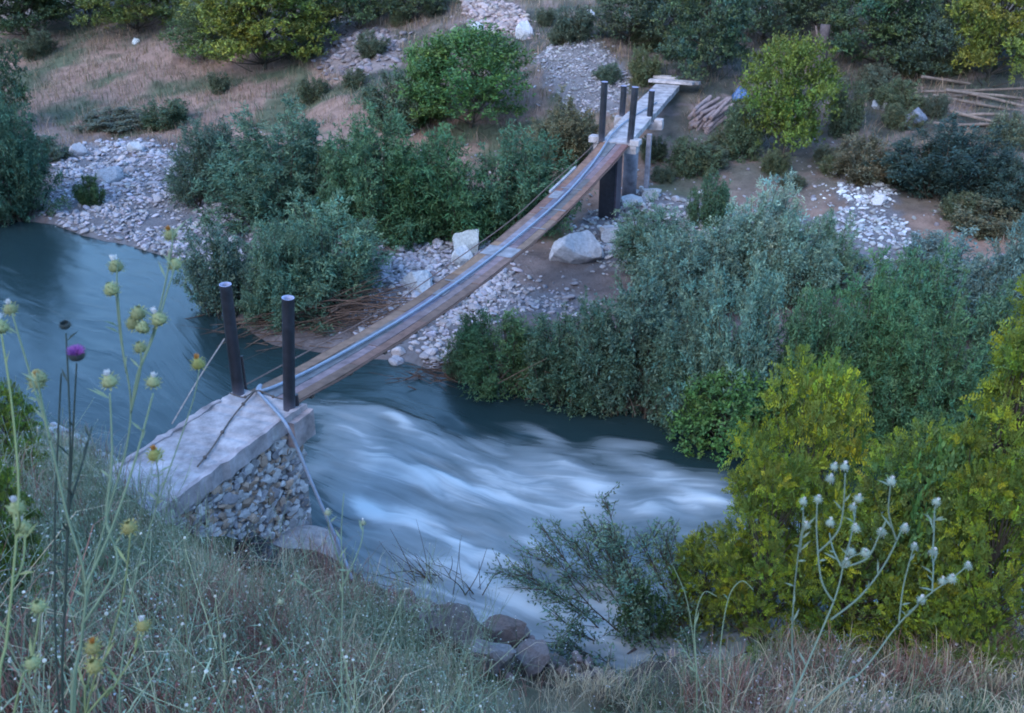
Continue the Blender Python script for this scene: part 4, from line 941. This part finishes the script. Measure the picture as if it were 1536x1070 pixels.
weeds('rusty_weeds', 84, 1300, (-5.5, .6), (3.0, 8.0), (.2, .45), .011, .50, (.26, .11, .09), (.26, .11, .08))

# ------------------------------------------------------------------ thistles close to the camera
def head_mb(R, seed, spiny=True):
    """urn of overlapping bracts seen around a bud, axis +Z, base at origin"""
    r = RN(seed); b = MB(); k, pr = 12, [(0, .30), (.12, .62), (.4, .98), (.8, 1.0), (1.25, .72), (1.65, .40), (1.8, .34)]
    an = np.arange(k) * 6.283 / k; V = np.concatenate([np.stack([np.cos(an) * q * R, np.sin(an) * q * R, 0 * an + z * R], 1) for z, q in pr])
    i = np.arange(len(pr) - 1)[:, None] * k; j = np.arange(k)[None]; j2 = (j + 1) % k
    b.add(V, np.stack([i + j, i + j2, i + k + j2, i + k + j], -1).reshape(-1, 4), np.repeat(r.uniform(.75, 1.2, (len(pr), 1)) * np.ones((1, 3)), k, 0))
    for row, (z, q) in enumerate(((.2, .8), (.55, 1.0), (.95, .95), (1.3, .72))):
        m = 9; a = np.arange(m) * 6.283 / m + row * .35
        o = np.stack([np.cos(a) * q * R, np.sin(a) * q * R, 0 * a + z * R], 1); d = np.stack([np.cos(a), np.sin(a), (.35 + .4 * r.uniform(size=m)) * (1 if row else -.6)], 1)
        b.leaves(o - d * R * .12, d, np.repeat(UP[None], m, 0), R * (r.uniform(.45, .95, m) if spiny else .4), R * .34, r.uniform(.8, 1.35, (m, 1)) * np.ones((1, 3)))
    return b
def tuft_mb(R, seed, n=70, h=.95, w=.24):
    r = RN(seed); b = MB(); d = unit(np.stack([r.normal(0, w, n), r.normal(0, w, n), np.ones(n)], 1)); o = np.stack([r.normal(0, .12, n), r.normal(0, .12, n), np.full(n, 1.65)], 1) * R
    b.leaves(o, d, r.normal(size=(n, 3)), R * h * r.uniform(.7, 1.1, n), R * .16, r.uniform(.8, 1.15, (n, 1)) * np.ones((1, 3))); return b
HEAD = [head_mb(1, 900 + k).mesh('flower_head', M['petal']) for k in range(3)]
TUFT = [tuft_mb(1, 910 + k).mesh('tuft', M['petal']) for k in range(3)]
def big_head():
    r = RN(930); b = MB(); k, pr = 16, [(0, .3), (.1, .7), (.4, 1.0), (.8, 1.02), (1.15, .9), (1.3, .8)]
    an = np.arange(k) * 6.283 / k; V = np.concatenate([np.stack([np.cos(an) * q, np.sin(an) * q, 0 * an + z], 1) for z, q in pr]); i = np.arange(len(pr) - 1)[:, None] * k; j = np.arange(k)[None]; j2 = (j + 1) % k
    b.add(V, np.stack([i + j, i + j2, i + k + j2, i + k + j], -1).reshape(-1, 4))
    for row in range(7):
        m = 16; a = np.arange(m) * 6.283 / m + row * .2; z = .1 + row * .19; q = 1.02 if row else .7
        o = np.stack([np.cos(a) * q, np.sin(a) * q, 0 * a + z], 1); b.leaves(o, np.stack([np.cos(a), np.sin(a), 0 * a + .5], 1), np.repeat(UP[None], m, 0), .34, .14, np.ones((m, 3)) * 1.3)
    n = 260; d = unit(np.stack([r.normal(0, .75, n), r.normal(0, .75, n), np.ones(n) * .8], 1))
    t = MB(); t.leaves(np.stack([d[:, 0] * .5, d[:, 1] * .5, np.full(n, 1.05)], 1), d, r.normal(size=(n, 3)), r.uniform(.75, 1.05, n), .10, r.uniform(.75, 1.25, (n, 1)) * np.ones((1, 3)))
    return b.mesh('flower_head', M['petal']), t.mesh('tuft', M['petal'])
BIGH, BIGT = big_head()
KP = {}
def thistle(name, label, depth, stems, heads, stem_r, stem_col, R=.0125, head_col=(.20, .22, .085), seed=0, leaves=14, ground=True):
    """stems: polylines (root first) and heads (x, y, tuft colour or None, tilt) traced in the photograph and set at the plant's own distance, with depth of their own"""
    r = RN(seed); stem_r *= .78; R *= .9
    def W(px, py, k=0.): return at_d(px, py, depth + k)
    root = W(*stems[0][0]); gz = Hs(root[0], root[1]); base = np.array([root[0], root[1] + .05, gz])
    t = thing(name, label, 'thistle', tuple(base)); inv = Matrix.Translation(base).inverted()
    b = MB()
    for si, stp in enumerate(stems):
        off = 0 if si == 0 else r.normal(0, .05)
        n = len(stp); P = [W(px, py, off * k / (n - 1)) for k, (px, py) in enumerate(stp)]
        if stp[0][1] >= 1050 and ground:
            dd = unit(P[1] - P[0]); dd = unit(np.array([dd[0] * .7, dd[1] * .5, max(dd[2], .6)])); lq = (P[0][2] - gz) / dd[2]
            P = [P[0] - dd * lq * 1.03, P[0] - dd * lq * .5] + P
        Q = spline(P, 7); b.tube(Q, np.linspace(stem_r * (1.15 if si == 0 else .9), stem_r * .55, len(Q)), 7, np.array(stem_col) * r.uniform(.8, 1.2))
        for q in range(leaves // max(1, len(stems)) + 1):
            k = r.randint(1, len(Q) - 1); b.leaves(Q[k][None], np.array([[r.normal(0, .8), r.normal(0, .5), .7]]), np.array([[0, -.6, 1.]]), r.uniform(.02, .055), .006, np.array(stem_col)[None] * 1.1)
    o = link('stem', b.mesh('stem', M['petal'], True), t); o.matrix_parent_inverse = inv
    for hi, (px, py, tc, tilt) in enumerate(heads):
        k = r.randint(3); p = W(px, py, r.normal(0, .03)); Rr = R * r.uniform(.85, 1.12)
        h = link('flower_head', HEAD[k], t); h.matrix_parent_inverse = inv; h.location = p; h.scale = (Rr,) * 3; h.rotation_euler = (r.normal(.1, .12), math.radians(tilt), r.uniform(0, 6))
        h.data = HEAD[k]; key = ('h', k, head_col)
        if key not in KP:
            me = HEAD[k].copy(); a = me.color_attributes['col']; v = np.empty(len(a.data) * 4, np.float32); a.data.foreach_get('color', v); v = v.reshape(-1, 4); v[:, :3] *= head_col; a.data.foreach_set('color', v.ravel()); KP[key] = me
        h.data = KP[key]
        if tc:
            key = ('t', k, tc)
            if key not in KP:
                me = TUFT[k].copy(); a = me.color_attributes['col']; v = np.empty(len(a.data) * 4, np.float32); a.data.foreach_get('color', v); v = v.reshape(-1, 4); v[:, :3] *= tc; a.data.foreach_set('color', v.ravel()); KP[key] = me
            link('tuft', KP[key], h)
    return t
WHT, ORG, NO = (.72, .70, .70), (.55, .26, .07), None
SG, SY = (.165, .215, .135), (.20, .235, .105)
thistle('thistle', 'tallest yellow-green thistle whose two shoots carry heads above the river behind', 2.25,
        [[(112, 1070), (122, 960), (136, 870), (165, 760), (190, 670), (196, 600), (184, 520), (176, 430), (176, 395)], [(196, 620), (207, 560), (228, 505), (245, 440), (258, 370), (258, 345)], [(205, 565), (232, 500), (250, 440), (263, 400)], [(190, 560), (180, 500), (174, 440)], [(196, 620), (210, 560), (212, 530)]],
        [(176, 408, WHT, -3), (171, 442, NO, -8), (258, 358, ORG, 4), (264, 404, NO, 5), (213, 528, NO, 10), (243, 487, WHT, 18), (203, 492, NO, -12), (212, 500, NO, 25), (207, 478, NO, 8)], .0036, SG, .0175, (.235, .25, .12), 1)
thistle('thistle', 'thick-stalked thistle leaning to the picture edge, with one white-tipped head high up', 2.15,
        [[(108, 1070), (122, 960), (128, 870), (100, 770), (75, 660), (45, 560), (18, 470)], [(75, 660), (62, 600), (55, 560)], [(122, 940), (175, 850), (160, 780), (168, 690), (165, 590)], [(128, 880), (165, 800), (200, 700), (230, 590)]],
        [(18, 470, WHT, -8), (56, 582, ORG, -6), (166, 580, WHT, 0), (229, 580, WHT, 5), (60, 575, NO, 12)], .0046, SG, .0180, (.25, .26, .13), 2)
thistle('thistle', 'slim thistle with a single orange-tipped head in front of the concrete ramp side', 2.5,
        [[(180, 1075), (185, 980), (200, 880), (235, 760), (270, 660), (290, 600), (299, 555)], [(235, 760), (238, 720), (234, 690)]], [(299, 553, ORG, 3), (234, 690, ORG, -3)], .0030, SG, .0175, (.27, .26, .08), 3)
thistle('thistle', 'yellowish thistle at the picture edge with heads low on curving stalks', 1.9,
        [[(-2, 1075), (10, 960), (20, 860), (28, 740), (18, 610), (2, 500)], [(18, 880), (34, 845), (38, 800)], [(24, 800), (30, 785), (28, 765)], [(20, 1075), (45, 1000), (60, 920)]],
        [(2, 500, WHT, 0), (38, 800, WHT, 5), (27, 770, WHT, -5), (60, 915, NO, 5), (52, 1000, NO, 8)], .0040, SY, .0160, (.23, .25, .12), 4)
thistle('thistle', 'low thistle with an orange tip and pale round heads near the lower picture corner', 2.0,
        [[(128, 1078), (132, 1030), (140, 985)], [(128, 1075), (160, 980), (185, 890), (196, 800)], [(130, 1072), (160, 1045), (190, 1000), (215, 950)]],
        [(140, 978, ORG, 2), (196, 798, NO, 5), (144, 1005, NO, -4), (216, 945, WHT, 6)], .0036, SY, .0160, (.27, .24, .09), 5)
thistle('thistle', 'bare-stalked thistle standing alone before the near bank, with tiny pale heads', 3.0,
        [[(515, 1075), (512, 980), (514, 880), (512, 800), (516, 740)], [(514, 880), (540, 820), (545, 790)], [(512, 940), (470, 890), (440, 870), (420, 905)], [(512, 850), (495, 800), (492, 775)]],
        [(545, 788, WHT, 5), (421, 905, NO, -6), (492, 772, WHT, 0)], .0030, SG, .0100, (.25, .26, .17), 6)
# the purple thistle and its dark bud
DK = (.035, .050, .040)
tp = thistle('purple_thistle', 'dark-stemmed thistle with one open purple flower and a dark closed bud', 2.3,
             [[(95, 1072), (98, 900), (104, 760), (110, 640), (115, 545)], [(98, 860), (103, 740), (105, 640), (99, 500)], [(90, 1072), (82, 820), (88, 640), (92, 560)], [(104, 760), (125, 690), (138, 640)]], [], .0042, DK, .016, (.06, .07, .06), 7, 20)
iv = Matrix.Translation(tp.location).inverted()
for px, py, R, full in ((116, 538, .0175, 1), (99, 492, .0115, 0)):
    me = BIGH.copy(); a = me.color_attributes['col']; v = np.empty(len(a.data) * 4, np.float32); a.data.foreach_get('color', v); v = v.reshape(-1, 4); v[:, :3] *= (.045, .055, .055); a.data.foreach_set('color', v.ravel())
    h = link('flower_head', me, tp); h.matrix_parent_inverse = iv; h.location = at_d(px, py, 2.3); h.scale = (R, R, R); h.rotation_euler = (.25, .12 if full else 0, 0)
    if full:
        h['label'] = 'open purple flower head'
        me = BIGT.copy(); a = me.color_attributes['col']; a.data.foreach_get('color', v := np.empty(len(a.data) * 4, np.float32)); v = v.reshape(-1, 4); v[:, :3] *= (.36, .12, .40); a.data.foreach_set('color', v.ravel())
        link('tuft', me, h)
GR2, HG = (.155, .20, .150), (.25, .29, .235)
thistle('thistle', 'white-headed thistle branching widely in front of the dense olive bushes', 2.6,
        [[(1178, 1075), (1205, 1010), (1235, 940), (1255, 890), (1265, 848)], [(1250, 903), (1232, 870), (1225, 800), (1226, 750)], [(1246, 930), (1290, 895), (1325, 850), (1348, 805), (1355, 785)], [(1345, 812), (1333, 770), (1336, 725)], [(1262, 852), (1300, 838), (1318, 805), (1323, 795)],
         [(1262, 850), (1250, 825), (1244, 800)], [(1265, 848), (1280, 790), (1283, 760)], [(1262, 850), (1278, 835), (1297, 830)], [(1226, 830), (1260, 790), (1268, 710)]],
        [(1226, 752, WHT, -4), (1336, 727, WHT, 0), (1356, 797, WHT, 3), (1323, 802, WHT, 6), (1244, 789, WHT, -5), (1284, 796, WHT, 4), (1278, 765, WHT, -6), (1286, 752, WHT, 8), (1269, 848, WHT, -3), (1276, 832, NO, 6), (1297, 832, WHT, 9), (1244, 722, WHT, -6), (1266, 706, WHT, 8), (1250, 704, WHT, 0)], .0040, GR2, .0112, HG, 8)
thistle('thistle', 'single upright stalk with two pale heads beside the widely branching thistle', 2.7,
        [[(1190, 1075), (1188, 960), (1192, 880), (1202, 800), (1209, 790)], [(1200, 830), (1204, 790), (1205, 755)]], [(1210, 792, WHT, 3), (1204, 756, WHT, -3)], .0034, GR2, .0112, HG, 9)
thistle('thistle', 'thistle leaning over with pale heads spread towards the picture edge', 2.75,
        [[(1205, 1078), (1290, 1010), (1345, 940), (1390, 895), (1425, 870), (1450, 850)], [(1348, 938), (1355, 880), (1370, 822)], [(1398, 890), (1400, 850), (1397, 832)], [(1400, 800), (1402, 760)], [(1398, 835), (1401, 800), (1402, 760)], [(1360, 925), (1375, 910), (1380, 902)]],
        [(1452, 852, WHT, 10), (1413, 876, WHT, -3), (1426, 872, WHT, 7), (1381, 904, WHT, 4), (1371, 824, WHT, 0), (1398, 832, WHT, 3), (1402, 756, WHT, 0)], .0034, GR2, .0112, HG, 10)
thistle('dry_stalk', 'arching pale stalks without heads before the dark leafy shrub', 3.2,
        [[(1045, 1075), (1042, 980), (1030, 900), (1010, 850)], [(1045, 1060), (1042, 940), (1055, 890), (1075, 895)], [(1080, 1075), (1080, 980), (1092, 900), (1112, 872), (1130, 885)], [(1060, 1075), (1040, 1000), (1015, 960)]], [], .0032, SG, .01, HG, 11, 4)['category'] = 'plant stalk'

# ------------------------------------------------------------------ camera, light
cam = bpy.data.cameras.new('camera'); co = bpy.data.objects.new('camera', cam); COL.objects.link(co)
co.location = (0, 0, CZ); co.rotation_euler = (math.pi / 2 - TH, 0, 0)
cam.sensor_width = 36; cam.sensor_fit = 'HORIZONTAL'; cam.lens = F / 1536 * 36; cam.clip_start = .05; cam.clip_end = 1000
S.camera = co
cam.dof.use_dof = True; cam.dof.focus_distance = 19; cam.dof.aperture_fstop = 9
w = bpy.data.worlds.new('World'); S.world = w; w.use_nodes = True
nt = w.node_tree; bg = nt.nodes['Background']
sky = nt.nodes.new('ShaderNodeTexSky'); sky.sky_type = 'NISHITA'; sky.sun_disc = False
EL, AZ = math.radians(10), math.radians(215)
sky.sun_elevation = EL; sky.sun_rotation = AZ; sky.altitude = 600; sky.ozone_density = 3.4
nt.links.new(sky.outputs[0], bg.inputs[0]); bg.inputs[1].default_value = .15
sd = bpy.data.lights.new('sun', 'SUN'); sd.energy = .3; sd.angle = math.radians(40); sd.color = (1, .95, .9)
so = bpy.data.objects.new('sun', sd); COL.objects.link(so); so.location = (0, 0, 60)
v = Vector((math.sin(AZ) * math.cos(EL + .5), math.cos(AZ) * math.cos(EL + .5), math.sin(EL + .5)))
so.rotation_euler = (-v).to_track_quat('-Z', 'Y').to_euler()
S.view_settings.view_transform = 'Standard'; S.view_settings.look = 'None'; S.view_settings.gamma = 1
S.view_settings.exposure = 3.15
S.cycles.max_bounces = 6; S.cycles.transparent_max_bounces = 4; S.cycles.use_denoising = True
S.cycles.filter_width = 1.9
